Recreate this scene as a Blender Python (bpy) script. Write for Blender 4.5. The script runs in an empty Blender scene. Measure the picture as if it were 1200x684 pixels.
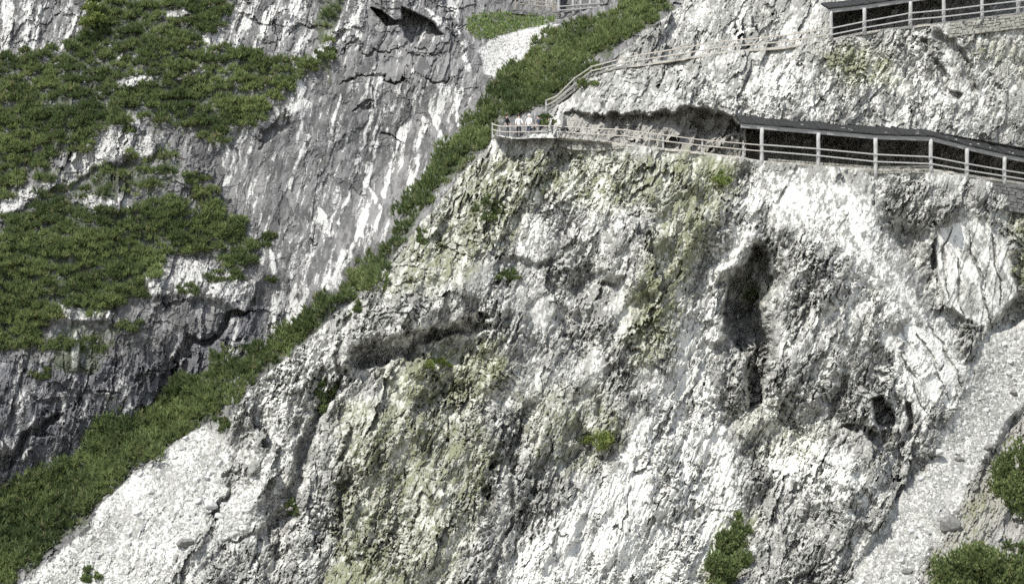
import bpy, bmesh, math, random
import numpy as np
from mathutils import Vector, Matrix

random.seed(7)
rng = np.random.default_rng(11)
scene = bpy.context.scene
COL = scene.collection
F32 = np.float32

# ------------------------------------------------------------------ camera
HFOV = math.radians(36.0)
PITCH = math.radians(3.0)
FPX = 600.0 / math.tan(HFOV / 2)
cam_d = bpy.data.cameras.new("camera")
cam = bpy.data.objects.new("camera", cam_d)
COL.objects.link(cam)
cam.location = (0, 0, 0)
cam.rotation_euler = (math.pi / 2 + PITCH, 0, 0)
cam_d.sensor_fit = 'HORIZONTAL'
cam_d.angle = HFOV
cam_d.clip_start = 0.5
cam_d.clip_end = 2000
scene.camera = cam
CP, SP = math.cos(PITCH), math.sin(PITCH)


def ray(px, py):
    """direction with unit y component for a photo pixel (1200x684)"""
    a = (np.asarray(px, float) - 600) / FPX
    b = (342 - np.asarray(py, float)) / FPX
    y = CP - b * SP
    z = SP + b * CP
    return a / y, z / y


def at(px, py, Y):
    a, c = ray(px, py)
    return Vector((float(a) * Y, Y, float(c) * Y))


# ------------------------------------------------------------------ light
SUN = Vector((-0.41, -0.38, 0.83)).normalized()
world = bpy.data.worlds.new("World")
scene.world = world
world.use_nodes = True
wn = world.node_tree
bg = wn.nodes["Background"]
sky = wn.nodes.new("ShaderNodeTexSky")
sky.sky_type = 'NISHITA'
sky.sun_disc = False
sky.sun_elevation = math.asin(SUN.z)
sky.sun_rotation = math.atan2(SUN.x, SUN.y)
sky.altitude = 900
hsv = wn.nodes.new("ShaderNodeHueSaturation")     # sky desaturated to make its fill in the shadows less blue
hsv.inputs["Saturation"].default_value = 0.5
wn.links.new(sky.outputs[0], hsv.inputs["Color"])
wn.links.new(hsv.outputs[0], bg.inputs[0])
bg.inputs[1].default_value = 0.15
sd = bpy.data.lights.new("sun", 'SUN')
sd.energy = 3.9
sd.angle = math.radians(0.5)
sd.color = (1.0, 0.972, 0.92)
so = bpy.data.objects.new("sun", sd)
COL.objects.link(so)
so.rotation_euler = (-SUN).to_track_quat('-Z', 'Y').to_euler()
so.location = (-60, -20, 90)
scene.view_settings.view_transform = 'Standard'
scene.view_settings.look = 'None'
scene.view_settings.exposure = 0.74
scene.view_settings.gamma = 1.0
scene.view_settings.use_curve_mapping = False
scene.cycles.max_bounces = 5
scene.cycles.diffuse_bounces = 3
scene.cycles.use_denoising = False


# ------------------------------------------------------------------ helpers
def tag(o, label=None, cat=None, group=None, kind=None):
    if label: o['label'] = label
    if cat: o['category'] = cat
    if group: o['group'] = group
    if kind: o['kind'] = kind
    return o


def empty(name, loc):
    o = bpy.data.objects.new(name, None)
    COL.objects.link(o)
    o.location = loc
    o.empty_display_size = 0.3
    return o


def link_mesh(name, verts, faces, mats, parent=None, smooth=False, midx=None):
    me = bpy.data.meshes.new(name)
    me.from_pydata([tuple(v) for v in verts], [], faces)
    for m in (mats if isinstance(mats, (list, tuple)) else [mats]):
        me.materials.append(m)
    if midx is not None:
        me.polygons.foreach_set('material_index', midx)
    if smooth:
        me.polygons.foreach_set('use_smooth', [True] * len(me.polygons))
    me.update()
    o = bpy.data.objects.new(name, me)
    COL.objects.link(o)
    if parent is not None:
        o.parent = parent
        o.matrix_parent_inverse = Matrix.Translation(-Vector(parent.location))
    return o


def bm_obj(name, bm, mat, parent=None, smooth=False):
    me = bpy.data.meshes.new(name)
    bm.to_mesh(me)
    bm.free()
    for m in (mat if isinstance(mat, (list, tuple)) else [mat]):
        me.materials.append(m)
    if smooth:
        me.polygons.foreach_set('use_smooth', [True] * len(me.polygons))
    o = bpy.data.objects.new(name, me)
    COL.objects.link(o)
    if parent is not None:
        o.parent = parent
        o.matrix_parent_inverse = Matrix.Translation(-Vector(parent.location))
    return o


# ------------------------------------------------------------------ numpy noise
def _hash(ix, iy, seed):
    with np.errstate(over='ignore'):
        h = ix.astype(np.uint32) * np.uint32(374761393) + iy.astype(np.uint32) * np.uint32(668265263) \
            + np.uint32((seed * 2246822519 + 3266489917) & 0xFFFFFFFF)
        h ^= h >> np.uint32(15)
        h *= np.uint32(2246822519)
        h ^= h >> np.uint32(13)
        h *= np.uint32(3266489917)
        h ^= h >> np.uint32(16)
    return h


def _rnd(ix, iy, seed):
    return (_hash(ix, iy, seed) & np.uint32(0xFFFFFF)).astype(F32) / F32(16777216.0)


def perlin(u, v, seed=0):
    u = u.astype(F32); v = v.astype(F32)
    iu = np.floor(u).astype(np.int32); iv = np.floor(v).astype(np.int32)
    fu = u - iu; fv = v - iv
    su = fu * fu * fu * (fu * (fu * 6 - 15) + 10)
    sv = fv * fv * fv * (fv * (fv * 6 - 15) + 10)

    def g(di, dj):
        a = _rnd(iu + di, iv + dj, seed) * F32(6.2831853)
        return np.cos(a) * (fu - di) + np.sin(a) * (fv - dj)
    a = g(0, 0); b = g(1, 0); c = g(0, 1); d = g(1, 1)
    return ((a + (b - a) * su) * (1 - sv) + (c + (d - c) * su) * sv) * F32(1.5)


def fbm(u, v, seed=0, octv=4, gain=0.5, lac=2.07):
    s = np.zeros_like(u, dtype=F32); a = 1.0; f = 1.0
    for i in range(octv):
        s += F32(a) * perlin(u * F32(f), v * F32(f), seed + i * 17)
        a *= gain; f *= lac
    return s


def facet(u, v, seed=0, tilt=1.0, bu=0.0, bv=0.0):
    """cellular noise in which every cell is its own tilted plane: broken rock"""
    u = u.astype(F32); v = v.astype(F32)
    iu = np.floor(u).astype(np.int32); iv = np.floor(v).astype(np.int32)
    b1 = np.full(u.shape, 9, F32); b2 = np.full(u.shape, 9, F32)
    bi = np.zeros(u.shape, np.int32); bj = np.zeros(u.shape, np.int32)
    bx = np.zeros(u.shape, F32); by = np.zeros(u.shape, F32)
    for di in (-1, 0, 1):
        for dj in (-1, 0, 1):
            ci = iu + di; cj = iv + dj
            h = _hash(ci, cj, seed)
            dx = u - (ci + (h & np.uint32(0xFFFF)).astype(F32) / F32(65536))
            dy = v - (cj + (h >> np.uint32(16)).astype(F32) / F32(65536))
            d = dx * dx + dy * dy
            near = d < b1
            b2 = np.where(near, b1, np.minimum(b2, d))
            b1 = np.where(near, d, b1)
            bi = np.where(near, ci, bi); bj = np.where(near, cj, bj)
            bx = np.where(near, dx, bx); by = np.where(near, dy, by)
    r = _rnd(bi, bj, seed + 101)
    gx = (_rnd(bi, bj, seed + 202) - 0.5) * 2 * tilt + bu
    gy = (_rnd(bi, bj, seed + 303) - 0.5) * 2 * tilt + bv
    h = (r - 0.5) + gx * bx + gy * by
    return h.astype(F32), r, np.sqrt(b2) - np.sqrt(b1)


def sstep(a, b, x):
    t = np.clip((x - a) / (b - a), 0, 1)
    return t * t * (3 - 2 * t)


# ------------------------------------------------------------------ terrain grid (photo pixel directions, real depths)
def axis(lo, hi, a, b, step):
    core = np.arange(a, b + 1e-6, step)
    out = []; s = step; x = a
    while x > lo:
        s = min(s * 1.12, 9); x -= s; out.append(x)
    out2 = []; s = step; x = core[-1]
    while x < hi:
        s = min(s * 1.12, 9); x += s; out2.append(x)
    return np.concatenate([out[::-1], core, out2])


STEP = 0.92
AX = axis(-300, 1500, -14, 1214, STEP)
AY = axis(-190, 880, -14, 698, STEP)
PX, PY = np.meshgrid(AX, AY)
PX = PX.astype(F32); PY = PY.astype(F32)
NY, NX = PX.shape
U = (PX - 600) / F32(16); V = (342 - PY) / F32(16)

# ragged edges for everything painted by region
WX = (fbm(U / 2.6, V / 2.6, 3, 5, 0.55) * 9).astype(F32)
WY = (fbm(U / 2.6, V / 2.6, 63, 5, 0.55) * 9).astype(F32)
WV = np.clip(fbm(U / 1.1, V / 1.1, 93, 3), -1, 1).astype(F32)


def tps(ctrl, smooth=1e-3):
    c = np.array(ctrl, float)
    p = c[:, :2] / 400.0
    n = len(p)
    r2 = ((p[:, None] - p[None]) ** 2).sum(-1)
    K = np.where(r2 > 0, r2 * np.log(np.maximum(r2, 1e-12)), 0) + np.eye(n) * smooth
    P = np.c_[np.ones(n), p]
    A = np.block([[K, P], [P.T, np.zeros((3, 3))]])
    w = np.linalg.solve(A, np.r_[c[:, 2], 0, 0, 0])
    gx = np.arange(-320, 1521, 10.0); gy = np.arange(-210, 901, 10.0)
    X, Y = np.meshgrid(gx / 400, gy / 400)
    q = np.stack([X.ravel(), Y.ravel()], 1)
    d2 = ((q[:, None] - p[None]) ** 2).sum(-1)
    k = np.where(d2 > 0, d2 * np.log(np.maximum(d2, 1e-12)), 0)
    z = (k @ w[:n] + w[n] + q @ w[n + 1:]).reshape(X.shape)
    # bilinear resample on the grid
    fx = (AX - gx[0]) / 10; fy = (AY - gy[0]) / 10
    ix = np.clip(np.floor(fx).astype(int), 0, len(gx) - 2); iy = np.clip(np.floor(fy).astype(int), 0, len(gy) - 2)
    tx = (fx - ix)[None]; ty = (fy - iy)[:, None]
    z00 = z[np.ix_(iy, ix)]; z01 = z[np.ix_(iy, ix + 1)]; z10 = z[np.ix_(iy + 1, ix)]; z11 = z[np.ix_(iy + 1, ix + 1)]
    return ((z00 * (1 - tx) + z01 * tx) * (1 - ty) + (z10 * (1 - tx) + z11 * tx) * ty).astype(F32)


def _win(pts, m):
    xs = [p[0] for p in pts]; ys = [p[1] for p in pts]
    i0 = np.searchsorted(AX, min(xs) - m); i1 = np.searchsorted(AX, max(xs) + m)
    j0 = np.searchsorted(AY, min(ys) - m); j1 = np.searchsorted(AY, max(ys) + m)
    return slice(j0, j1), slice(i0, i1)


def _segdist(x, y, a, b):
    ex, ey = b[0] - a[0], b[1] - a[1]
    t = np.clip(((x - a[0]) * ex + (y - a[1]) * ey) / (ex * ex + ey * ey + 1e-9), 0, 1)
    return (x - a[0] - t * ex) ** 2 + (y - a[1] - t * ey) ** 2, t


def poly(pts, soft=4.0, warp=1.0):
    """soft mask of a region, 1 inside"""
    out = np.zeros(PX.shape, F32)
    w = _win(pts, soft * 2 + 26 * warp + 4)
    x = PX[w] + WX[w] * F32(warp); y = PY[w] + WY[w] * F32(warp)
    d = np.full(x.shape, 1e9, F32); ins = np.zeros(x.shape, bool)
    n = len(pts)
    for i in range(n):
        a, b = pts[i], pts[(i + 1) % n]
        d = np.minimum(d, _segdist(x, y, a, b)[0])
        if a[1] != b[1]:
            c = ((a[1] > y) != (b[1] > y)) & (x < (b[0] - a[0]) * (y - a[1]) / (b[1] - a[1]) + a[0])
            ins ^= c
    s = np.sqrt(d); s = np.where(ins, s, -s)
    out[w] = sstep(-soft, soft, s)
    return out


def stroke(pts, w0, w1=None, soft=None, warp=0.5, ends=False):
    """tapering band along a polyline"""
    w1 = w0 if w1 is None else w1
    out = np.zeros(PX.shape, F32)
    w = _win(pts, max(w0, w1) * 2 + 22 * warp + 4)
    x = PX[w] + WX[w] * F32(warp); y = PY[w] + WY[w] * F32(warp)
    L = [0]
    for a, b in zip(pts, pts[1:]):
        L.append(L[-1] + math.hypot(b[0] - a[0], b[1] - a[1]))
    best = np.zeros(x.shape, F32)
    for i, (a, b) in enumerate(zip(pts, pts[1:])):
        d, t = _segdist(x, y, a, b)
        tt = (L[i] + t * (L[i + 1] - L[i])) / L[-1]
        wd = (w0 + (w1 - w0) * tt) * (1 + 0.55 * WV[w])
        if ends: wd = np.maximum(wd * np.clip(4 * tt * (1 - tt), 0, 1) ** 0.6, 0.05)
        sf = wd * 0.6 if soft is None else soft
        best = np.maximum(best, 1 - sstep(wd - sf, wd + sf, np.sqrt(d)))
    out[w] = best
    return out


def above(line):
    """signed height in pixels above a polyline y(x)"""
    xs = [p[0] for p in line]; ys = [p[1] for p in line]
    return np.interp(AX, xs, ys)[None].astype(F32) - PY


# ---- the lines of the two paths (outer edge at floor height) and their depths
LOW = [(577, 159, 119.0), (600, 163, 117.6), (655, 162, 117), (700, 166, 116.5), (733, 169, 116), (777, 174, 115.7),
       (823, 179, 115.4), (871, 185, 115.1), (893, 189, 115), (959, 194, 115), (1026, 199, 115), (1091, 198, 115),
       (1133, 205, 115.3), (1177, 211, 115.8), (1200, 215, 116.2), (1290, 230, 117.6), (1500, 262, 121)]
UPP = [(636, 130, 121.6), (652, 121, 121.8), (673, 105, 122.2), (693, 87, 122.6), (722, 79, 122.6), (756, 75, 122.4), (790, 70, 122.2),
       (840, 62, 121.8), (883, 58, 121.6), (921, 55, 121.4), (963, 48, 121.2), (1013, 38, 121), (1067, 31, 121),
       (1106, 27, 121), (1151, 21, 121.1), (1200, 15, 121.4), (1300, 2, 122), (1500, -24, 124)]
aLOW = above(LOW); aUPP = above(UPP)


def edge(line, px):
    """(floor pixel y, depth) on a path edge"""
    return (float(np.interp(px, [p[0] for p in line], [p[1] for p in line])),
            float(np.interp(px, [p[0] for p in line], [p[2] for p in line])))


# ---- region masks
FRONT_EDGE = [(820, -200), (815, -20), (800, 4), (776, 22), (752, 36), (742, 52), (716, 70), (690, 88), (672, 104), (650, 122),
              (642, 140), (641, 158), (600, 159), (577, 157), (570, 172), (545, 200), (512, 240), (486, 270), (455, 306), (424, 346), (395, 366), (362, 394), (330, 421),
              (292, 458), (268, 488), (242, 497), (214, 511), (182, 534), (150, 561), (122, 588), (106, 606), (86, 634),
              (42, 668), (20, 690), (-60, 760), (-200, 900), (1600, 900), (1600, -200)]
front = poly(FRONT_EDGE, 0.8, 0.30)
isF = front > 0.5
isU = isF & (aLOW > 0) & (PX > 577)
isU2 = isF & (aUPP > 0) & (PX > 636)
isU &= ~isU2
isL = isF & ~isU & ~isU2
isB = ~isF

# ---- base depths
ctl_low = [(p[0], p[1], p[2]) for p in LOW if p[0] < 1400] + [
    (577, 176, 117.6), (600, 185, 115.7), (640, 185, 115.3), (700, 190, 115.2), (800, 205, 114.4), (900, 215, 114.1), (1000, 225, 113.7), (1100, 225, 114.2),
    (545, 205, 117.3), (505, 245, 115.8), (450, 310, 113.6), (385, 370, 112.3), (290, 460, 111), (240, 497, 110.5), (150, 560, 107.3),
    (85, 635, 104.2), (30, 684, 101.8), (-150, 820, 95), (600, 250, 112.8), (600, 340, 109.6), (480, 340, 110.2), (500, 400, 108.6),
    (520, 450, 106.6), (600, 450, 105.8), (500, 560, 102.4), (425, 600, 102.0), (430, 480, 107.0), (450, 684, 98.4), (600, 684, 97.6), (345, 600, 104.6),
    (250, 600, 104.4), (250, 684, 100.2), (700, 300, 110.8), (720, 400, 107.6), (700, 500, 104.2), (650, 600, 100.6),
    (800, 300, 111), (800, 400, 108.4), (780, 500, 105), (750, 600, 101), (760, 684, 97.8), (870, 300, 111.8), (880, 400, 109.6),
    (870, 470, 107.4), (850, 550, 104.4), (850, 684, 98.4), (950, 225, 114), (950, 300, 111.2), (980, 380, 108.9), (1000, 450, 106.4),
    (920, 420, 107.2), (1040, 300, 111.2), (1080, 380, 109.6), (1120, 440, 108.4), (1040, 510, 103.9), (960, 560, 102.6), (1085, 300, 112.6),
    (1100, 360, 111), (1140, 260, 113.6), (1150, 320, 112.4), (1150, 385, 111.2), (1195, 300, 113.2), (1200, 400, 111.6), (1150, 450, 109.2),
    (1110, 520, 105.4), (1050, 600, 101), (1000, 684, 96.6), (1200, 470, 109), (1180, 560, 103), (1150, 640, 98.4), (1200, 684, 95.6),
    (1350, 350, 114), (1400, 600, 104), (1300, 800, 92), (700, 800, 92), (300, 800, 94)]
ctl_up = [(p[0], p[1] - 26, p[2] + 0.7) for p in LOW if p[0] < 880] + [(p[0], p[1] - 48, p[2] + 2.2) for p in LOW if 890 < p[0] < 1400] + [
    (p[0], p[1] + 5, p[2]) for p in UPP if p[0] < 1400] + [
    (700, 105, 120.4), (800, 95, 119.4), (900, 95, 118.6), (1000, 110, 118.4), (1000, 70, 119.8), (1100, 100, 118.7),
    (1200, 110, 119.3), (1180, 70, 120.2), (1140, 75, 119.8), (1300, 100, 120)]
ctl_up2 = [(p[0], p[1], p[2] + 2.2) for p in UPP if p[0] < 1400] + [
    (760, 40, 127), (800, 10, 129), (850, 20, 127.5), (900, 10, 127), (950, 20, 125.4), (1000, -20, 127), (1200, -60, 130), (800, -150, 140), (1200, -180, 142)]
ctl_back = [
    (590, 135, 123.5), (640, 100, 127), (740, 30, 131), (800, -10, 134), (505, 225, 120.5), (450, 290, 118.6), (385, 350, 117.2),
    (290, 440, 116.2), (230, 490, 115.6), (150, 540, 112.8), (85, 610, 109.8), (20, 670, 106.8), (-120, 770, 101),
    (560, 140, 128), (600, 90, 131.5), (640, 45, 136), (700, 15, 138), (480, 230, 125.6), (420, 320, 123.2), (370, 360, 122),
    (300, 410, 120.5), (200, 470, 119), (130, 520, 116.2), (60, 570, 113.6), (0, 600, 111.6), (-100, 660, 108),
    (540, 80, 133), (555, 20, 140), (500, 100, 131.4), (500, 180, 128.4), (430, 60, 133), (420, 150, 130.2), (400, 250, 126.6),
    (330, 100, 131.2), (330, 200, 128.0), (320, 300, 124.2), (280, 380, 121.6), (250, 50, 134), (200, 100, 131), (100, 60, 133),
    (0, 40, 134), (100, 150, 128), (0, 170, 127.5), (150, 200, 126), (50, 240, 124.6), (200, 280, 123.4), (100, 320, 120.6), (0, 300, 120),
    (200, 360, 120.2), (100, 400, 117.6), (0, 400, 116.6), (150, 460, 116.8), (50, 500, 114), (0, 550, 111.8), (0, 0, 136.5),
    (100, -60, 140), (300, -80, 142), (500, -80, 145), (700, -80, 149), (600, 60, 137), (620, 25, 141.5), (660, 15, 142.5), (700, 4, 142),
    (-200, 200, 124), (-200, 500, 110), (-200, -100, 141), (900, -150, 150)]
D_low, D_up, D_up2, D_back = tps(ctl_low), tps(ctl_up), tps(ctl_up2), tps(ctl_back)

# ---- painted features of the front cliff
scree_r = poly([(1210, 372), (1172, 392), (1146, 410), (1142, 440), (1122, 474), (1104, 504), (1096, 532), (1072, 560), (1052, 590), (1030, 622), (1006, 656), (985, 690),
                (900, 830), (1010, 830), (1062, 690), (1098, 640), (1128, 590), (1150, 545), (1176, 505), (1210, 468), (1420, 330), (1420, 240)], 5, 0.5)
scree_l = (1 - .85 * stroke([(272, 550), (258, 590), (234, 634), (214, 684)], 5, 9, None, 1.2)) * poly([(240, 497), (270, 520), (272, 545), (262, 566), (282, 562), (304, 551), (306, 572), (300, 600), (290, 620), (240, 650), (190, 690), (60, 830), (-160, 870),
                (-20, 720), (42, 668), (86, 634), (122, 588), (182, 534)], 6, 0.4)
white_chute = poly([(880, 212), (862, 250), (850, 292), (818, 340), (792, 380), (778, 432), (756, 480), (735, 520), (712, 556), (664, 588), (632, 612), (602, 650), (585, 720), (560, 860),
                    (760, 860), (822, 690), (838, 640), (880, 592), (862, 540), (848, 492), (840, 440), (834, 380), (846, 330), (872, 280), (905, 232)], 16, 0.9)
white_top = poly([(884, 200), (940, 205), (1000, 214), (1024, 240), (1036, 270), (1060, 310), (1084, 352), (1108, 392), (1136, 432), (1112, 470), (1080, 482),
                  (1064, 440), (1050, 380), (1010, 330), (960, 268), (905, 240)], 12, 0.8)
slab_j = poly([(1094, 268), (1112, 262), (1140, 252), (1166, 268), (1182, 292), (1196, 344), (1178, 362), (1160, 385), (1130, 374), (1108, 352), (1098, 318)], 3, 0.35)
dome = poly([(872, 276), (905, 232), (960, 214), (1010, 222), (1040, 256), (1072, 330), (1108, 392), (1140, 436), (1110, 476), (1068, 500), (1030, 516), (960, 500), (905, 470), (894, 420), (886, 350)], 48, 0.9)
apron = poly([(890, 203), (1000, 214), (1030, 248), (1044, 280), (1078, 330), (1112, 390), (1142, 436), (1122, 456), (1088, 414), (1048, 358), (1006, 318), (956, 286), (916, 262), (893, 232)], 12, 0.9)
sa, ca = math.sin(math.radians(22)), math.cos(math.radians(22))
run_l = fbm((U * ca - V * sa) / .55, (-U * sa - V * ca) / 5, 41, 4, .6)       # runs down to the left
run_r = fbm((U * ca + V * sa * 1.4) / .5, (U * sa * 1.4 - V * ca) / 5, 43, 4, .6)   # runs down to the right
gul_r = stroke([(1036, 222), (1062, 262), (1080, 320), (1098, 366)], 16, 10)
cleft = poly([(880, 288), (902, 300), (898, 336), (890, 360), (896, 400), (900, 440), (892, 470), (876, 480), (878, 440), (868, 404), (852, 392), (848, 368), (858, 336)], 2.2, 0.35)
cleft = poly([(882, 288), (902, 302), (900, 336), (892, 362), (898, 400), (902, 440), (894, 470), (876, 476), (874, 436), (862, 404), (850, 390), (847, 366), (858, 332)], 2.5, 0.8)
cleft_w = poly([(884, 286), (912, 300), (910, 340), (902, 370), (908, 410), (906, 450), (892, 476), (872, 480), (868, 420), (850, 392), (848, 364), (860, 330)], 6, 1.2)
cleft_lip = stroke([(884, 282), (862, 312), (850, 350), (840, 390)], 9, 12)
over_b = poly([(412, 428), (420, 404), (440, 396), (470, 400), (500, 392), (540, 380), (584, 376), (560, 388), (520, 404), (480, 420), (446, 434)], 3.0, 1.5)
bulge_b = poly([(404, 424), (410, 376), (440, 330), (490, 300), (560, 320), (592, 360), (584, 380), (520, 396), (470, 402), (430, 404)], 16, 0.6)
ledge_b = poly([(446, 440), (500, 418), (560, 394), (580, 400), (560, 440), (520, 460), (470, 466)], 12, 0.7)
rec_d = poly([(580, 308), (610, 300), (640, 306), (668, 318), (694, 324), (716, 332), (694, 352), (672, 344), (640, 356), (606, 350), (584, 334)], 6, 1.4)
rec_d2 = poly([(670, 336), (700, 318), (730, 326), (724, 350), (690, 384), (676, 372)], 4, 0.7)
crev_c = stroke([(404, 372), (400, 420), (392, 456), (372, 498), (356, 540), (340, 600), (322, 650)], 7, 9, None, 1.3)
crev_c2 = stroke([(408, 500), (402, 560), (396, 610), (404, 650)], 4, 5, None, 1.2)
rib_c = stroke([(350, 400), (330, 470), (316, 540), (304, 600)], 26, 20, 22)
cave_e = poly([(563, 572), (572, 568), (580, 578), (582, 590), (574, 594), (566, 586)], 1.6, 0.2)
crack_e = stroke([(608, 500), (604, 540), (602, 600), (584, 650), (578, 690)], 3, 3)
dk_m1 = np.maximum(poly([(1022, 468), (1034, 463), (1046, 488), (1045, 518), (1032, 520), (1027, 494)], 1.5, 0.5), poly([(984, 500), (1002, 494), (1030, 506), (1036, 520), (1012, 512)], 3, 0.8) * F32(.6))
dk_m2 = poly([(1062, 470), (1068, 472), (1070, 502), (1062, 504)], 1.4, 0.3)
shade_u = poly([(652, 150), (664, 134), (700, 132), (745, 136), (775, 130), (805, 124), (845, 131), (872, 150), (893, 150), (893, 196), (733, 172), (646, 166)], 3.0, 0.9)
gal_hole = poly([(874, 140), (960, 146), (1095, 156), (1210, 176), (1500, 240), (1500, 300), (1200, 222), (1026, 204), (893, 196), (874, 190)], 1.0, 0.0)
gal_hole2 = poly([(975, 12), (1080, -4), (1210, -30), (1500, -70), (1500, 4), (1200, 20), (1106, 30), (1013, 42), (975, 50)], 1.0, 0.0)
gr_1 = stroke([(1082, 52), (1100, 78), (1112, 104), (1124, 112)], 5, 3)
gr_2 = stroke([(1100, 44), (1126, 62), (1134, 84), (1142, 108)], 7, 3)
slab_u = poly([(872, 112), (882, 80), (892, 74), (904, 104), (902, 134), (880, 130)], 2.5, 0.4)
slab_u2 = poly([(1102, 76), (1114, 70), (1136, 100), (1150, 112), (1146, 124), (1130, 122), (1116, 100)], 2.5, 0.4)
slab_f = stroke([(744, 356), (726, 382), (708, 410), (694, 446)], 5, 11)
slab_f2 = poly([(618, 360), (634, 346), (650, 362), (640, 384), (622, 376)], 3, 0.4)
slab_f3 = poly([(700, 290), (706, 262), (720, 264), (722, 280), (706, 300)], 2.5, 0.4)
bed_u = poly([(1128, 120), (1170, 106), (1210, 100), (1300, 120), (1300, 150), (1200, 148), (1150, 138)], 6, 0.7)
earth_r = poly([(1210, 470), (1190, 500), (1168, 512), (1146, 550), (1118, 610), (1066, 690), (1010, 800), (1400, 800), (1400, 420)], 7, 0.6)

# grass and moss tints that grow on the front rock
moss = np.zeros(PX.shape, F32)
for p, a in [([(560, 180), (640, 172), (740, 176), (850, 190), (860, 230), (820, 262), (740, 250), (640, 230), (580, 300), (500, 350), (440, 340), (500, 260)], .62),
             ([(776, 170), (852, 186), (850, 250), (812, 330), (780, 420), (745, 440), (740, 360), (770, 260)], .75),
             ([(820, 186), (866, 190), (860, 226), (832, 236)], .95),
             ([(740, 330), (790, 330), (780, 400), (750, 420), (730, 400)], .8),
             ([(440, 440), (520, 405), (580, 394), (600, 440), (560, 480), (460, 476)], .8),
             ([(398, 470), (560, 470), (590, 540), (560, 620), (520, 700), (380, 700), (394, 560)], .62),
             ([(680, 494), (730, 498), (724, 526), (668, 528)], .9),
             ([(386, 640), (440, 636), (450, 700), (370, 700)], .8),
             ([(600, 456), (700, 450), (740, 500), (690, 560), (620, 540)], .5),
             ([(960, 60), (1040, 56), (1060, 96), (990, 108)], .8),
             ([(1130, 50), (1200, 46), (1200, 90), (1160, 80)], .45),
             ([(1180, 250), (1210, 250), (1210, 330), (1196, 330)], .8),
             ([(855, 330), (895, 330), (896, 360), (870, 360)], .8),
             ([(850, 480), (900, 470), (980, 500), (960, 540), (880, 540)], .35), ([(876, 596), (888, 606), (866, 650), (850, 692), (824, 692), (834, 640), (856, 610)], .95), ([(1150, 560), (1175, 540), (1172, 600), (1120, 660), (1090, 670)], .45)]:
    moss = np.maximum(moss, poly(p, 14, 1.0) * F32(a))
white = np.full(PX.shape, .25, F32)
for m, a in [(white_chute, .98), (white_top, .58), (slab_j, .60), (scree_r, .33), (scree_l, .50), (apron, .50), (slab_u, .5), (slab_u2, .5), (slab_f, .5), (slab_f2, .45), (slab_f3, .45)]:
    white = np.maximum(white, m * F32(a))
for p, a in [([(560, 200), (700, 180), (760, 200), (740, 280), (640, 290), (540, 310)], .5),
             ([(880, 480), (990, 520), (1060, 540), (1040, 600), (960, 590), (900, 560)], .75),
             ([(650, 110), (800, 90), (980, 60), (1100, 60), (1200, 140), (1080, 150), (900, 140), (760, 130)], .5),
             ([(760, 40), (860, 10), (970, 10), (970, 40), (840, 56)], .4),
             ([(890, 290), (960, 240), (1030, 290), (1090, 380), (1130, 440), (1080, 480), (1000, 470), (920, 440)], .42),
             ([(420, 300), (560, 200), (760, 200), (800, 300), (700, 420), (600, 440), (420, 420)], .34),
             ([(280, 440), (400, 380), (400, 480), (330, 560), (290, 560)], .5),
             ([(600, 600), (800, 560), (860, 600), (800, 700), (590, 700)], .6)]:
    white = np.maximum(white, poly(p, 18, 1.0) * F32(a))
white += F32(.30) * run_l * np.maximum(white_chute, .35 * (1 - dome)) + F32(.25) * run_r * np.maximum(dome, slab_j) + scree_l * fbm(U / 2.2, V / 2.2, 47, 4) * F32(.22) + scree_r * run_l * F32(.10)
smooth_m = np.maximum.reduce([slab_j, slab_u * F32(.7), slab_u2 * F32(.7), slab_f * F32(.6), slab_f2 * F32(.6), slab_f3 * F32(.6), bed_u * F32(.6)])
jcr = np.maximum.reduce([stroke(q_, 1.6, 1.0, None, .5, True) for q_ in ([(1136, 268), (1142, 310), (1154, 350), (1166, 384)], [(1112, 266), (1106, 300), (1110, 346)], [(1162, 276), (1172, 330), (1170, 360)], [(1124, 300), (1122, 340), (1130, 372)])])
slab_d = poly([(1036, 404), (1058, 374), (1090, 384), (1138, 438), (1120, 466), (1082, 492), (1056, 476)], 8, 1.2)
smooth_m = np.maximum(smooth_m, slab_d * F32(.65)); white += slab_d * F32(.22)
dcr = np.maximum.reduce([stroke(q_, 2.0, 1.2, None, .6, True) for q_ in ([(1070, 386), (1094, 424), (1112, 468)], [(1088, 382), (1112, 416), (1130, 452)], [(1056, 416), (1070, 446), (1086, 486)], [(1096, 440), (1110, 426)])])
jpatch = np.maximum.reduce([poly([(1128, 290), (1144, 286), (1150, 300), (1138, 308), (1130, 302)], 3, 1.2), poly([(1128, 340), (1142, 334), (1150, 350), (1144, 372), (1130, 366)], 4, 1.2)])
white -= F32(.5) * jpatch

# ---- features of the back cliff
scree_g = poly([(566, 88), (560, 58), (572, 46), (600, 34), (630, 26), (656, 28), (640, 44), (624, 60), (606, 78), (586, 94)], 3, 0.3)
grass_g = poly([(548, 22), (566, 14), (600, 16), (652, 22), (644, 30), (604, 36), (574, 46), (558, 48), (548, 38)], 3, 0.3)
gal_hole3 = poly([(654, -30), (716, -34), (712, 7), (680, 13), (655, 14)], 1.0, 0.2)
hole_k = poly([(434, 10), (448, 12), (462, 26), (470, 24), (472, 8), (486, 14), (508, 26), (520, 40), (500, 48), (482, 52), (474, 40), (466, 30), (452, 32), (446, 22)], 1.4, 0.25)
slab_k = poly([(300, 70), (400, 60), (470, 60), (560, 110), (560, 150), (500, 220), (430, 310), (370, 360), (300, 390), (305, 290), (250, 200), (250, 170)], 20, 0.8)
dark_ll = poly([(-60, 420), (60, 420), (140, 420), (220, 390), (310, 350), (310, 400), (240, 450), (150, 500), (90, 540), (0, 590), (-100, 640)], 14, 0.7)
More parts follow.
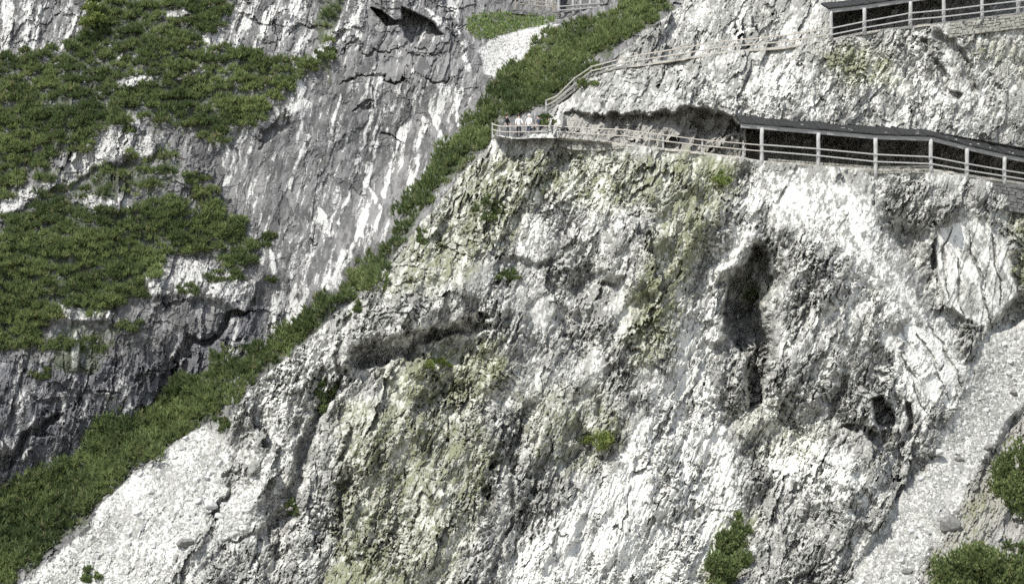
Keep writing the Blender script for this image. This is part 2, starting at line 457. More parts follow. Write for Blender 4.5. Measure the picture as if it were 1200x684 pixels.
ovh1 = stroke([(300, 362), (276, 374), (250, 388), (230, 400), (214, 420), (200, 446)], 5, 6, None, 1.1, True)
ovh2 = stroke([(60, 486), (40, 510), (18, 530), (-10, 550)], 6, 6, None, 1.1)
ovh3 = poly([(300, 160), (312, 150), (330, 136), (338, 140), (334, 152), (318, 166), (304, 168)], 3, 1.3)
crack_k = [stroke(s, 2.2, 1.3, None, 1.3, True) for s in (
    [(400, 68), (420, 60), (450, 54), (470, 52)], [(414, 92), (430, 84), (452, 90), (478, 92)], [(478, 64), (484, 74), (500, 70)],
    [(500, 96), (520, 98), (526, 92)], [(446, 88), (470, 92), (482, 96)], [(420, 128), (444, 124)], [(444, 166), (456, 162), (468, 166)],
    [(362, 276), (374, 288)], [(398, 96), (420, 90)], [(154, 460), (170, 440), (198, 436)], [(110, 452), (130, 456), (146, 462)], [(520, 18), (536, 44), (548, 60)])]
# white calcite streaks, down to the lower left
CA, SA = math.cos(math.radians(16)), math.sin(math.radians(16))
AL = (-U * SA - V * CA); AC = (U * CA - V * SA)
AC = AC + fbm(U / 3, V / 3, 9, 3) * F32(0.2)
st = fbm(AC / 0.40, AL / 4.5, 21, 4, 0.65) + 0.55 * perlin(AC / 2.4, AL / 4, 33)
streak_n = sstep(0.12, 0.42, st)
streak_k = np.zeros(PX.shape, F32)
for s, a, b in [([(446, 94), (438, 128), (424, 176)], 5, 3), ([(470, 96), (462, 130)], 3, 3), ([(434, 190), (430, 214), (444, 244)], 3, 2), ([(440, 152), (428, 200), (440, 170)], 3, 4),
                ([(520, 108), (508, 132), (516, 160)], 9, 3), ([(540, 108), (534, 146)], 4, 2), ([(498, 142), (486, 196), (480, 222)], 4, 5), ([(470, 150), (458, 190), (448, 232)], 4, 2),
                ([(430, 250), (412, 286), (384, 336)], 4, 7), ([(374, 250), (382, 268)], 8, 8), ([(326, 344), (318, 384)], 5, 6), ([(346, 336), (342, 378)], 4, 8), ([(360, 340), (352, 366)], 5, 4),
                ([(318, 290), (322, 320)], 3, 3), ([(420, 186), (408, 232), (396, 262)], 3, 2), ([(400, 110), (388, 160)], 3, 2), ([(360, 160), (340, 220)], 3, 2), ([(250, 24), (240, 56)], 9, 5),
                ([(292, 26), (272, 60)], 6, 3), ([(318, 10), (300, 60)], 5, 3), ([(348, 4), (326, 60)], 6, 3), ([(362, 34), (346, 64)], 5, 4), ([(394, 36), (372, 64)], 8, 9), ([(422, 6), (404, 48)], 4, 3),
                ([(528, 4), (540, 40)], 4, 3), ([(500, 8), (520, 30)], 3, 3), ([(542, 50), (548, 80)], 4, 4), ([(346, 90), (356, 122), (330, 140)], 6, 6),
                ([(10, 8), (4, 60)], 8, 6), ([(34, 10), (26, 64)], 7, 4), ([(46, 8), (40, 60)], 3, 5), ([(90, 20), (68, 60)], 2.5, 2),
                ([(130, 446), (126, 480)], 3, 2), ([(74, 462), (72, 500)], 4, 3), ([(100, 464), (98, 490)], 4, 3), ([(28, 470), (30, 500)], 12, 8), ([(172, 434), (174, 460)], 2, 2), ([(150, 462), (152, 478)], 2, 2)]:
    streak_k = np.maximum(streak_k, stroke(s, a, b, None, 0.35))
rockw = [  # pale outcrops between the dwarf pines
    poly([(40, 220), (70, 200), (96, 168), (120, 146), (150, 130), (166, 142), (170, 160), (196, 160), (180, 184), (140, 186), (100, 206), (60, 224), (20, 250), (-10, 250), (0, 232)], 5, 0.6),
    poly([(128, 104), (140, 96), (178, 88), (184, 96), (150, 106)], 3, 0.5), poly([(208, 90), (236, 76), (244, 84), (216, 94)], 3, 0.4),
    poly([(190, 20), (220, 10), (226, 18), (200, 26)], 3, 0.4), poly([(134, 70), (144, 62), (146, 70), (136, 76)], 2, 0.4),
    poly([(168, 320), (186, 306), (226, 302), (300, 330), (290, 366), (230, 350), (176, 350)], 6, 0.8), poly([(0, 280), (12, 268), (22, 270), (10, 284)], 3, 0.4),
    poly([(54, 374), (70, 358), (110, 362), (140, 366), (130, 376)], 4, 0.6), poly([(80, 236), (100, 226), (146, 228), (160, 246), (120, 252)], 5, 0.6)]
pinn = poly([(82, 410), (86, 392), (90, 387), (93, 400), (92, 434), (86, 436), (84, 424)], 1.6, 0.2)
whiteB = np.zeros(PX.shape, F32)
for m in rockw:
    whiteB = np.maximum(whiteB, m * F32(.52))
whiteB = np.maximum(whiteB, scree_g * F32(0.54)); whiteB = np.maximum(whiteB, pinn)
zone = np.clip(slab_k + poly([(-60, -80), (130, -20), (110, 40), (60, 80), (-60, 80)], 10) + poly([(236, 70), (260, -20), (560, -40), (560, 60), (400, 70), (300, 68)], 12), 0, 1)
whiteB = np.maximum(whiteB, np.clip(streak_k * (0.66 + 0.5 * fbm(AC / .3, AL / 1.2, 71, 2)), 0, 1))
whiteB = np.maximum(whiteB, streak_n * (F32(.27) * zone + F32(.20) + F32(.40) * dark_ll))

# ---- where the dwarf pines grow
TH1 = [(66, 62), (96, 30), (126, 4), (180, -40), (290, -60), (280, 0), (262, 20), (240, 36), (232, 56), (286, 62), (330, 72), (390, 68), (384, 86), (350, 94), (340, 110), (318, 120), (300, 140),
       (276, 166), (246, 160), (206, 158), (172, 150), (160, 130), (136, 144), (96, 170), (64, 202), (20, 224), (-30, 226), (-260, 260), (-260, 60), (0, 78), (40, 72)]
TH2 = [(-260, 240), (0, 286), (16, 262), (36, 244), (80, 240), (110, 250), (156, 244), (176, 228), (240, 222), (262, 240), (284, 262), (296, 290), (276, 310), (236, 302), (200, 300), (176, 318), (168, 346),
       (140, 356), (116, 366), (70, 362), (40, 388), (14, 410), (-20, 420), (-260, 460)]
TH3 = [(50, 236), (70, 210), (112, 196), (170, 186), (196, 172), (210, 190), (200, 214), (160, 230), (120, 226), (80, 230)]
TH4 = [(60, 392), (110, 378), (136, 386), (126, 410), (108, 430), (80, 440), (60, 424)]
STRIP = [(800, -20), (790, 2), (764, 20), (744, 40), (716, 58), (696, 74), (676, 96), (652, 112), (634, 122), (604, 136), (582, 142), (574, 160), (560, 182), (526, 216), (494, 256), (462, 296), (430, 340), (400, 360),
         (366, 386), (330, 418), (294, 452), (262, 484), (242, 494), (214, 508), (184, 530), (150, 556), (124, 582), (108, 600), (84, 630), (40, 664), (-10, 690), (-240, 860), (-240, 720), (-60, 624), (0, 590), (60, 550),
         (110, 512), (150, 488), (200, 464), (250, 432), (300, 410), (350, 388), (380, 352), (416, 318), (444, 290), (470, 260), (494, 226), (520, 180), (548, 150), (576, 120), (590, 90), (612, 74), (622, 60), (646, 42), (664, 34), (692, 27), (718, 15), (742, -20)]
GRP5 = [(386, -10), (404, -10), (396, 30), (382, 56), (366, 50), (370, 20)]
rag = fbm(U / 1.6, V / 1.0, 2101, 4, .6)
rag = rag.astype(F32)
th_m = [np.clip((poly(t, 15, 1.3) - .5 + .42 * rag) * 4 + .95, 0, 1) * (poly(t, 15, 1.3) > .08) for t in (TH1, TH2, TH3, TH4)]
strip_m = np.clip((poly(STRIP, 8, 0.9) - .5 + .25 * rag) * 4 + .95, 0, 1) * (poly(STRIP, 8, .9) > .08)
holes = np.maximum.reduce([rockw[1], rockw[2], rockw[3], rockw[4]])
green = np.clip(np.maximum.reduce(th_m) - holes, 0, 1)
green = np.maximum(green, strip_m)
for p in (GRP5, ):
    green = np.maximum(green, poly(p, 4, 0.6))
green *= (1 - front)

# ------------------------------------------------------------------ relief
def rough_stack(u, v, sizes, seed):
    h = np.zeros(u.shape, F32); tone = np.zeros(u.shape, F32); wsum = 0
    for k, (s, a, tl, tw) in enumerate(sizes):
        o_ = 5 if s > 1 else (3 if s > .5 else 1)
        wu = u / F32(s) + fbm(u / F32(s * 1.1), v / F32(s * 1.1), seed + 5 * k, o_, .62) * F32(0.36)
        wv = v / F32(s) + fbm(u / F32(s * 1.1), v / F32(s * 1.1), seed + 5 * k + 2, o_, .62) * F32(0.36)
        f, r, e = facet(wu, wv, seed + 40 * k, tl, -0.10, -0.25)
        h += f * F32(a); tone += (r - F32(.5)) * F32(tw); wsum += tw * tw
    return h, np.clip(F32(.5) + tone / F32(wsum ** .5) * F32(.85), 0, 1)


# front: blocks leaning down to the left
fa = math.radians(24)
ru = (U * math.cos(fa) - V * math.sin(fa)).astype(F32); rv = (U * math.sin(fa) + V * math.cos(fa)).astype(F32)
HF, TF = rough_stack(ru * 1.5, rv * 0.72, [(4.8, 1.1, .6, .3), (1.9, .52, .9, .5), (.75, .25, .9, .7), (.32, .12, 1.1, 1.), (.16, .065, 1.1, .8)], 500)
# slabs: long leaning plates that break off in sharp steps, with open joints between them
sl = fbm(ru / 4.5, rv / 9, 1901, 6, .6) * 2.2 + ru / 6.5
SLAB = (sl - np.floor(sl)); SLAB = np.where(SLAB < .86, SLAB / .86, (1 - SLAB) / .14) - F32(.5)
sl2 = fbm(rv / 4.0, ru / 6, 1931, 6, .6) * 2.0 + rv / 8 + ru / 20
SL2 = (sl2 - np.floor(sl2)); SL2 = np.where(SL2 < .88, SL2 / .88, (1 - SL2) / .12) - F32(.5)
SLAB *= sstep(-.25, .45, fbm(U / 5, V / 5, 1971, 3)); SL2 *= sstep(-.2, .5, fbm(U / 5, V / 5, 1981, 3))
JNT = np.exp(-(fbm(ru / 2.4, rv / 8, 1951, 5, .6) / .03) ** 2) * sstep(0, .4, fbm(U / 5, V / 5, 1961, 2))
HJ, TJ = rough_stack(AC * .8, AL * 1.1, [(2.4, .35, .5, 1), (.9, .16, .7, 1)], 1700)
RIB = fbm(ru / 3.2, rv / 9, 801, 3)
BIG = fbm(U / 7, V / 8, 811, 3)
HB, TB = rough_stack(AC * 1.5, -AL * 0.55, [(3.4, .6, .5, .3), (1.3, .26, .6, .6), (.5, .12, .8, 1.), (.22, .06, .9, .8)], 900)
GRAN, TG = rough_stack(U, V, [(.9, .05, .6, .2), (.24, .05, .8, .6), (.12, .045, .9, 1.)], 1300)
HSL, TS = rough_stack(AC * 2.6, -AL * 0.35, [(2.2, .16, .4, 1), (.8, .05, .5, .6)], 1500)

quiet_low = sstep(0, 26, -aLOW)
scree = np.maximum(scree_r, scree_l)
low_bank = scree_l * sstep(560, 660, PY)
calm = sstep(.1, .5, fbm(U / 3.4, V / 4.5, 49, 3))
rF = np.clip(1 - 0.94 * scree + .10 * low_bank - 0.9 * smooth_m - .78 * apron - .30 * white_chute - .45 * calm, 0.04, 1)
rF = rF * (1 - .35 * earth_r)
dF = rF * (HF * (0.35 + 0.65 * quiet_low) + (RIB * 1.0 + BIG * 1.7 + SLAB * .75 + SL2 * .5 + JNT * .4 * rF) * quiet_low * (1 - .5 * scree))
dF = dF + np.maximum(scree, .7 * apron) * GRAN * 1.2 + .35 * jcr + .45 * dcr + .18 * white_chute * run_l + .16 * jpatch * HF + smooth_m * HSL * 0.9 + scree * BIG * 0.25
D_low = D_low + dF
brk = np.clip(F32(.85) + F32(.34) * fbm(U / 2.2, V / 2.6, 2301, 3, .5) + F32(.16) * HF, .3, 1.3)
D_low += 3.4 * brk * cleft + 1.4 * cleft_w - 1.3 * cleft_lip - 0.9 * dome + 0.5 * gul_r + 0.5 * (1 - slab_j) * poly([(1080, 240), (1210, 240), (1210, 400), (1090, 390)], 10)
D_low += 2.2 * brk * over_b - 1.7 * bulge_b - 0.5 * ledge_b + 0.8 * rec_d + 0.9 * rec_d2 + 1.4 * crev_c + 1.1 * crev_c2 - 1.1 * rib_c + 0.9 * cave_e + .6 * crack_e + 2.3 * dk_m1 + 1.5 * dk_m2
dU = rF * (HF * 0.85 + BIG * 0.5 + SLAB * .5 + SL2 * .4) + smooth_m * HSL * 0.9 + 0.0
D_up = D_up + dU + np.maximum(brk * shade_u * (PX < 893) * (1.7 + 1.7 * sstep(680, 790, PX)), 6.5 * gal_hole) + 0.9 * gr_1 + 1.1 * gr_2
D_up2 = D_up2 + rF * HF * 1.0 + BIG * 0.6 + 5.5 * gal_hole2
rB = np.clip(1 + .7 * dark_ll - 0.68 * slab_k - 0.9 * scree_g - 0.8 * grass_g - 0.5 * green, 0.08, 1.6)
dB = rB * (HB * 1.0 + HJ * .9 + fbm(AC / 2.2, AL / 7, 851, 3) * 0.22) + fbm(U / 8, V / 8, 861, 3) * 0.8 + scree_g * GRAN
D_back = D_back + dB + 2.8 * hole_k + 4.0 * gal_hole3 + 1.5 * ovh1 + 1.5 * ovh2 + 1.0 * ovh3 - 0.7 * pinn - 0.12 * streak_k
for c in crack_k:
    D_back += 0.45 * c
for m in rockw:
    D_back -= 0.5 * m
D = np.where(isL, D_low, np.where(isU, D_up, np.where(isU2, D_up2, D_back))).astype(F32)

rx, rz = ray(PX, PY)
POS = np.stack([rx * D, D, rz * D], -1).astype(F32)


def surf(px, py):
    """terrain point under a photo pixel"""
    i = int(np.clip(np.searchsorted(AX, px), 0, NX - 1)); j = int(np.clip(np.searchsorted(AY, py), 0, NY - 1))
    return Vector([float(t) for t in POS[j, i]])


# ---- attributes for the rock material
W = np.where(isB, whiteB, white); Mo = np.where(isB, 0.0, moss)
Mo = np.where(isB, np.clip(green * 1.0 + grass_g, 0, 1), Mo)
TONE = np.where(isB, TB, TF); TONE = np.where(scree + scree_g > .5, .5 + (TG - .5) * np.where(scree_r > .5, F32(.6), F32(.4)), TONE)
DK = np.where(isB, np.clip(dark_ll, 0, 1), 0.0)
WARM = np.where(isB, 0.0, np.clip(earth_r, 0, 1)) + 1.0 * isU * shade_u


SMO = np.where(isB, 0.0, smooth_m)

# ------------------------------------------------------------------ materials
def mat(name):
    m = bpy.data.materials.new(name)
    m.use_nodes = True
    nt = m.node_tree
    b = nt.nodes["Principled BSDF"]
    b.inputs["Roughness"].default_value = 0.9
    b.inputs["Specular IOR Level"].default_value = 0.2
    return m, nt, b


class N:
    def __init__(s, nt): s.nt = nt
    def n(s, t, **k):
        x = s.nt.nodes.new(t)
        for a, b in k.items(): setattr(x, a, b)
        return x
    def put(s, sock, v):
        if isinstance(v, bpy.types.NodeSocket): s.nt.links.new(v, sock)
        else: sock.default_value = v
    def math(s, op, a, b=0.0, clamp=False):
        x = s.n("ShaderNodeMath", operation=op, use_clamp=clamp)
        s.put(x.inputs[0], a); s.put(x.inputs[1], b)
        return x.outputs[0]
    def mix(s, f, a, b):
        x = s.n("ShaderNodeMix", data_type='RGBA')
        s.put(x.inputs[0], f)
        s.put(x.inputs[6], a if isinstance(a, bpy.types.NodeSocket) else (*a, 1)); s.put(x.inputs[7], b if isinstance(b, bpy.types.NodeSocket) else (*b, 1))
        return x.outputs[2]
    def mul(s, a, c):
        x = s.n("ShaderNodeMix", data_type='RGBA', blend_type='MULTIPLY')
        x.inputs[0].default_value = 1; s.put(x.inputs[6], a); x.inputs[7].default_value = (*c, 1)
        return x.outputs[2]
    def step(s, lo, hi, v):
        x = s.n("ShaderNodeMapRange", interpolation_type='SMOOTHSTEP')
        s.put(x.inputs[0], v); x.inputs[1].default_value = lo; x.inputs[2].default_value = hi
        return x.outputs[0]
    def noise(s, vec, scale, detail=4, rough=0.6, dist=0.0):
        x = s.n("ShaderNodeTexNoise")
        s.put(x.inputs["Vector"], vec); x.inputs["Scale"].default_value = scale; x.inputs["Detail"].default_value = detail
        x.inputs["Roughness"].default_value = rough; x.inputs["Distortion"].default_value = dist
        return x.outputs["Fac"]


def rock_material(name, dark, mid, pale, mossc, back=False):
    m, nt, b = mat(name)
    g = N(nt)
    geo = g.n("ShaderNodeNewGeometry").outputs["Position"]
    a1 = g.n("ShaderNodeAttribute", attribute_name="masks")
    a2 = g.n("ShaderNodeAttribute", attribute_name="masks_b")
    sp = g.n("ShaderNodeSeparateColor"); nt.links.new(a1.outputs["Color"], sp.inputs[0])
    wh, mo, tone = sp.outputs[0], sp.outputs[1], sp.outputs[2]
    sq = g.n("ShaderNodeSeparateColor"); nt.links.new(a2.outputs["Color"], sq.inputs[0])
    dk, warm, smo = sq.outputs[0], sq.outputs[1], sq.outputs[2]
    fl = g.math('SUBTRACT', 1.0, g.math('MULTIPLY', smo, 0.62))
    mp = g.n("ShaderNodeMapping"); nt.links.new(geo, mp.inputs[0])
    mp.inputs["Rotation"].default_value = (0, math.radians(-20), 0)
    mp.inputs["Scale"].default_value = (1.2, 1.0, 0.55)
    n1 = g.noise(geo, 0.45, 6, 0.62)
    n2 = g.noise(mp.outputs[0], 4.2, 6, 0.68, 0.4)
    n3 = g.noise(geo, 10.0, 4, 0.6)
    n4 = g.noise(mp.outputs[0], 1.6, 5, 0.62, 0.8)
    t = g.math('ADD', g.math('MULTIPLY', tone, 0.75), g.math('MULTIPLY', n2, 0.8))
    t = g.math('ADD', t, g.math('MULTIPLY', n1, 0.5))
    base = g.mix(g.step(0.78, 1.24, t), dark, mid)
    wh_ = g.math('SUBTRACT', g.math('MULTIPLY', wh, 0.95 if not back else 1.15), g.math('MULTIPLY', mo, 0.06))
    w = g.math('ADD', wh_, g.math('MULTIPLY', g.math('SUBTRACT', n2, 0.5), 1.5))
    w = g.math('ADD', w, g.math('MULTIPLY', g.math('SUBTRACT', tone, 0.5), 1.0 if not back else 0.5))
    w = g.math('ADD', w, g.math('MULTIPLY', g.math('SUBTRACT', n3, 0.5), 0.5))
    w = g.math('ADD', wh_, g.math('MULTIPLY', g.math('SUBTRACT', w, wh_), fl))
    base = g.mix(g.step(0.32, 0.76, w), base, pale)
    # blue-grey stained limestone
    dks = g.step(0.25, 0.75, g.math('MULTIPLY', dk, g.math('ADD', n4, 0.35)))
    base = g.mix(g.math('MULTIPLY', g.math('MULTIPLY', dks, g.math('SUBTRACT', 1.0, wh)), 0.85), base, (0.10, 0.10, 0.107))
    # earth
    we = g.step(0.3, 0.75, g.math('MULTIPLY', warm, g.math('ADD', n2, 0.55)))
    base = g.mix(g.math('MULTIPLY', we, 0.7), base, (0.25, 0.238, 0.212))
    # moss, grass and lichen
    ms = g.math('ADD', mo, g.math('MULTIPLY', g.math('SUBTRACT', n2, 0.5), 1.5))
    ms = g.math('ADD', ms, g.math('MULTIPLY', g.math('SUBTRACT', n4, 0.5), 0.9))
    ms = g.math('SUBTRACT', ms, g.math('MULTIPLY', g.math('SUBTRACT', tone, 0.5), 1.1))
    ms = g.step(0.48, 1.05, ms)
    mc = g.mix(n3, mossc, tuple(c * 1.5 for c in mossc))
    base = g.mix(g.math('MULTIPLY', ms, 0.66), base, mc)
    base = g.mix(g.math('MULTIPLY', mo, 0.0 if back else 0.75), base, g.mul(base, (.99, 1.0, .85)))
    # fine grain
    hs = g.n("ShaderNodeHueSaturation"); nt.links.new(base, hs.inputs["Color"])
    nt.links.new(g.math('ADD', g.math('MULTIPLY', n3, 0.7), 0.65), hs.inputs["Value"])
    nt.links.new(hs.outputs[0], b.inputs["Base Color"])
    bp = g.n("ShaderNodeBump"); bp.inputs["Strength"].default_value = 0.5; bp.inputs["Distance"].default_value = 0.12
    nt.links.new(g.math('ADD', n3, g.math('MULTIPLY', n2, 1.4)), bp.inputs["Height"])
    nt.links.new(bp.outputs[0], b.inputs["Normal"])
    return m


M_front = rock_material("limestone", (0.20, 0.198, 0.182), (0.36, 0.356, 0.328), (0.53, 0.526, 0.492), (0.135, 0.142, 0.078))
M_back = rock_material("grey_limestone", (0.085, 0.084, 0.082), (0.18, 0.177, 0.172), (0.45, 0.443, 0.42), (0.040, 0.050, 0.022), True)


def plain(name, c1, c2, scale=6.0, rough=0.85, aniso=(1, 1, 1), bump=0.3):
    m, nt, b = mat(name)
    g = N(nt)
    tc = g.n("ShaderNodeTexCoord").outputs["Object"]
    mp = g.n("ShaderNodeMapping"); nt.links.new(tc, mp.inputs[0]); mp.inputs["Scale"].default_value = aniso
    n = g.noise(mp.outputs[0], scale, 5, 0.65)
    nt.links.new(g.mix(g.step(0.3, 0.7, n), c1, c2), b.inputs["Base Color"])
    b.inputs["Roughness"].default_value = rough
    if bump:
        bp = g.n("ShaderNodeBump"); bp.inputs["Strength"].default_value = bump; bp.inputs["Distance"].default_value = 0.03
        nt.links.new(n, bp.inputs["Height"]); nt.links.new(bp.outputs[0], b.inputs["Normal"])
    return m


M_post = plain("weathered_timber", (0.24, 0.237, 0.23), (0.40, 0.395, 0.38), 5, 0.85, (4, 4, .6))
M_rail = plain("pale_timber_rail", (0.30, 0.275, 0.24), (0.45, 0.42, 0.37), 5, 0.85, (.6, 4, 4))
M_oldrail = plain("brown_timber_rail", (0.22, 0.20, 0.155), (0.36, 0.33, 0.27), 5, 0.85, (.6, 4, 4))
M_beam = plain("grey_beam", (0.17, 0.17, 0.17), (0.26, 0.26, 0.255), 4, 0.85, (.5, 4, 4))
M_roof = plain("dark_roofing", (0.012, 0.0125, 0.013), (0.035, 0.035, 0.034), 3, 0.8, (3, 1, 1))
M_path = plain("gravel_path", (0.34, 0.32, 0.28), (0.52, 0.49, 0.43), 9)
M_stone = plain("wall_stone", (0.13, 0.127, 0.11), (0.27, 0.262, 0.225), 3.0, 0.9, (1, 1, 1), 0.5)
M_stone_dk = plain("dark_wall_stone", (0.065, 0.065, 0.062), (0.15, 0.148, 0.14), 3.0, 0.9, (1, 1, 1), 0.5)  # masonry of a darker stone, its own colour
M_bould = plain("boulder_limestone", (0.26, 0.26, 0.25), (0.55, 0.545, 0.52), 3.5, 0.9, (1, 1, 1), 0.5)
M_bould_dk = plain("dark_boulder_rock", (0.09, 0.088, 0.082), (0.20, 0.195, 0.18), 3.5, 0.9, (1, 1, 1), 0.5)
M_wood = plain("bark", (0.10, 0.085, 0.065), (0.20, 0.175, 0.14), 8)


def leaf_material(name, c1, c2, c3):
    m, nt, b = mat(name)
    g = N(nt)
    at_ = g.n("ShaderNodeAttribute", attribute_name="tint")
    sp = g.n("ShaderNodeSeparateColor"); nt.links.new(at_.outputs["Color"], sp.inputs[0])
    c = g.mix(sp.outputs[0], c1, c2)
    c = g.mix(sp.outputs[1], c, c3)
    nt.links.new(c, b.inputs["Base Color"])
    b.inputs["Roughness"].default_value = 0.6
    tr = g.n("ShaderNodeBsdfTranslucent"); nt.links.new(c, tr.inputs[0])
    ms = g.n("ShaderNodeMixShader"); ms.inputs[0].default_value = 0.38
    nt.links.new(b.outputs[0], ms.inputs[1]); nt.links.new(tr.outputs[0], ms.inputs[2])
    nt.links.new(ms.outputs[0], nt.nodes["Material Output"].inputs[0])
    return m


M_pine = leaf_material("mountain_pine_needles", (0.090, 0.124, 0.050), (0.235, 0.287, 0.112), (0.26, 0.24, 0.125))
M_leaf = leaf_material("light_leaves", (0.13, 0.18, 0.05), (0.26, 0.31, 0.10), (0.30, 0.30, 0.12))
M_grass = leaf_material("grass_blades", (0.13, 0.19, 0.06), (0.22, 0.29, 0.10), (0.30, 0.30, 0.14))

# ------------------------------------------------------------------ the cliffs as meshes
idx = np.arange(NY * NX).reshape(NY, NX)
quads = np.stack([idx[:-1, :-1], idx[1:, :-1], idx[1:, 1:], idx[:-1, 1:]], -1).reshape(-1, 4)
qc = (slice(None, -1), slice(None, -1))
reg = np.zeros((NY, NX), np.int8)              # 0 cliff_front
reg[isB] = 1                                   # cliff_back
reg[isU | isU2] = 2                            # rock_band
reg[isL & (scree_r > .5)] = 3
reg[isL & (scree_l > .5)] = 4
reg[isB & (scree_g > .5)] = 5
rq = reg[qc].ravel()
flatpos = POS.reshape(-1, 3)
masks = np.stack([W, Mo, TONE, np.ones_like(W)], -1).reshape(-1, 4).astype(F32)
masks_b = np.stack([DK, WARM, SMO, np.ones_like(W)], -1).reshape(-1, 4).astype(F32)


def terrain(name, rid, material, label, cat):
    q = quads[rq == rid]
    used, inv = np.unique(q, return_inverse=True)
    q = inv.reshape(-1, 4).astype(np.int32)
    me = bpy.data.meshes.new(name)
    me.vertices.add(len(used)); me.vertices.foreach_set("co", flatpos[used].ravel())
    me.loops.add(q.size); me.loops.foreach_set("vertex_index", q.ravel())
    me.polygons.add(len(q)); me.polygons.foreach_set("loop_start", np.arange(0, q.size, 4, dtype=np.int32))
    for an, dat in (("masks", masks), ("masks_b", masks_b)):
        at_ = me.attributes.new(an, 'FLOAT_COLOR', 'POINT')
        at_.data.foreach_set("color", dat[used].ravel())
    me.materials.append(material)
    me.update(calc_edges=True)
    me.polygons.foreach_set("use_smooth", np.zeros(len(q), bool))
    o = bpy.data.objects.new(name, me)
    COL.objects.link(o)
    return tag(o, label, cat, kind="structure")


terrain("cliff_front", 0, M_front, "crumbly pale limestone buttress below the roofed walkway", "cliff")
terrain("cliff_back", 1, M_back, "grey streaked rock wall and shrubby slope behind the gully", "cliff")
terrain("cliff_upper", 2, M_front, "white broken rock band between the lower and upper paths", "cliff")
terrain("scree_slope", 3, M_front, "pale grey scree fan running down beside the smooth slab", "scree")
terrain("scree_bank", 4, M_front, "bright white scree bank beside the dwarf pine strip", "scree")
terrain("scree_gully", 5, M_back, "small white scree patch below the grass in the high gully", "scree")

# unseen valley floor, added to bounce light up onto the cliffs
gv = [(-400, -60, -26), (400, -60, -26), (400, 96, -26), (-400, 96, -26)]
tag(link_mesh("ground", gv, [(0, 1, 2, 3)], M_path), "unseen stony valley floor added to bounce light onto the cliffs", "ground", kind="structure")


# ------------------------------------------------------------------ plants
class Leaves:
    def __init__(s): s.v = []; s.t = []
    def add(s, P, Dr, L, Wd, tint):
        """narrow blades: base P (n,3), direction Dr (n,3), length, width, tint (n,2)"""
        n = len(P)
        side = np.cross(Dr, rng.normal(size=(n, 3)))
        side /= np.linalg.norm(side, axis=1, keepdims=True) + 1e-9
        a = P - side * Wd[:, None] * 0.5; b = P + side * Wd[:, None] * 0.5
        m = P + Dr * (L * 0.55)[:, None]
        c = m + side * Wd[:, None] * 0.5; d = m - side * Wd[:, None] * 0.5
        e = P + Dr * L[:, None]
        s.v.append(np.stack([a, b, c, e, d], 1)); s.t.append(np.repeat(tint[:, None], 5, 1))
    def build(s, name, material, origin=None, parent=None, extra=None):
        v = np.concatenate(s.v).reshape(-1, 3); t = np.concatenate(s.t).reshape(-1, 2)
        if origin is not None: v = v - np.array(origin)
        n = len(v) // 5
        me = bpy.data.meshes.new(name)
        me.vertices.add(len(v)); me.vertices.foreach_set("co", v.astype(F32).ravel())
        me.loops.add(len(v)); me.loops.foreach_set("vertex_index", np.arange(len(v), dtype=np.int32))
        me.polygons.add(n); me.polygons.foreach_set("loop_start", np.arange(0, len(v), 5, dtype=np.int32))
        at_ = me.attributes.new("tint", 'FLOAT_COLOR', 'POINT')
        at_.data.foreach_set("color", np.concatenate([t, np.zeros((len(t), 1)), np.ones((len(t), 1))], 1).astype(F32).ravel())
        me.materials.append(material)
        me.update(calc_edges=True)
        o = bpy.data.objects.new(name, me); COL.objects.link(o)
        if origin is not None and parent is None: o.location = origin
        if parent is not None: o.parent = parent
        return o


def dome_leaves(L, c, r, hgt, tufts, blades, base_t, blen=0.48, bw=0.068, lean=(0.05, -0.25, 0.75), dry=0.08):
    """one bush: tufts of needles over an uneven dome"""
    c = np.array(c)
    d = rng.normal(size=(tufts, 3)); d[:, 1] -= 0.35; d[:, 2] = np.abs(d[:, 2]) * 0.9 + 0.02
    d /= np.linalg.norm(d, axis=1, keepdims=True)
    lob = 0.75 + 0.25 * np.sin(d[:, 0] * 5 + rng.uniform(0, 6)) * np.cos(d[:, 1] * 4 + d[:, 2] * 3 + rng.uniform(0, 6))
    rad = (rng.uniform(0.45, 1.0, tufts) ** 0.5) * lob
    p = c + d * np.array([r, r, hgt]) * rad[:, None]
    ax = d * 0.7 + np.array(lean) + rng.normal(size=(tufts, 3)) * 0.25
    ax /= np.linalg.norm(ax, axis=1, keepdims=True)
    P = np.repeat(p, blades, 0); A = np.repeat(ax, blades, 0)
    A = A + rng.normal(size=A.shape) * 0.32
    A /= np.linalg.norm(A, axis=1, keepdims=True)
    n = len(P)
    ln = blen * rng.uniform(0.6, 1.25, n)
    t0 = np.clip(np.repeat(base_t + rng.normal(size=tufts) * 0.22, blades) + rng.normal(size=n) * 0.1, 0, 1)
    t1 = (np.repeat(rng.uniform(size=tufts), blades) < dry) * rng.uniform(0.3, 0.9, n)
    L.add(P, A, ln, bw * rng.uniform(0.7, 1.3, n), np.stack([t0, t1], 1))


def pick(mask, spacing_px, jitter=0.5):
    """jittered points of a mask in photo pixels"""
    out = []
    ys = np.arange(-60, 760, spacing_px); xs = np.arange(-80, 1280, spacing_px)
    for y in ys:
        for x in xs:
            q = x + rng.uniform(-jitter, jitter) * spacing_px; w = y + rng.uniform(-jitter, jitter) * spacing_px
            i = np.searchsorted(AX, q); j = np.searchsorted(AY, w)
            if mask[j, i] > 0.5: out.append((q, w))
    return out


tint_f = fbm(U / 6, V / 4, 2001, 3)


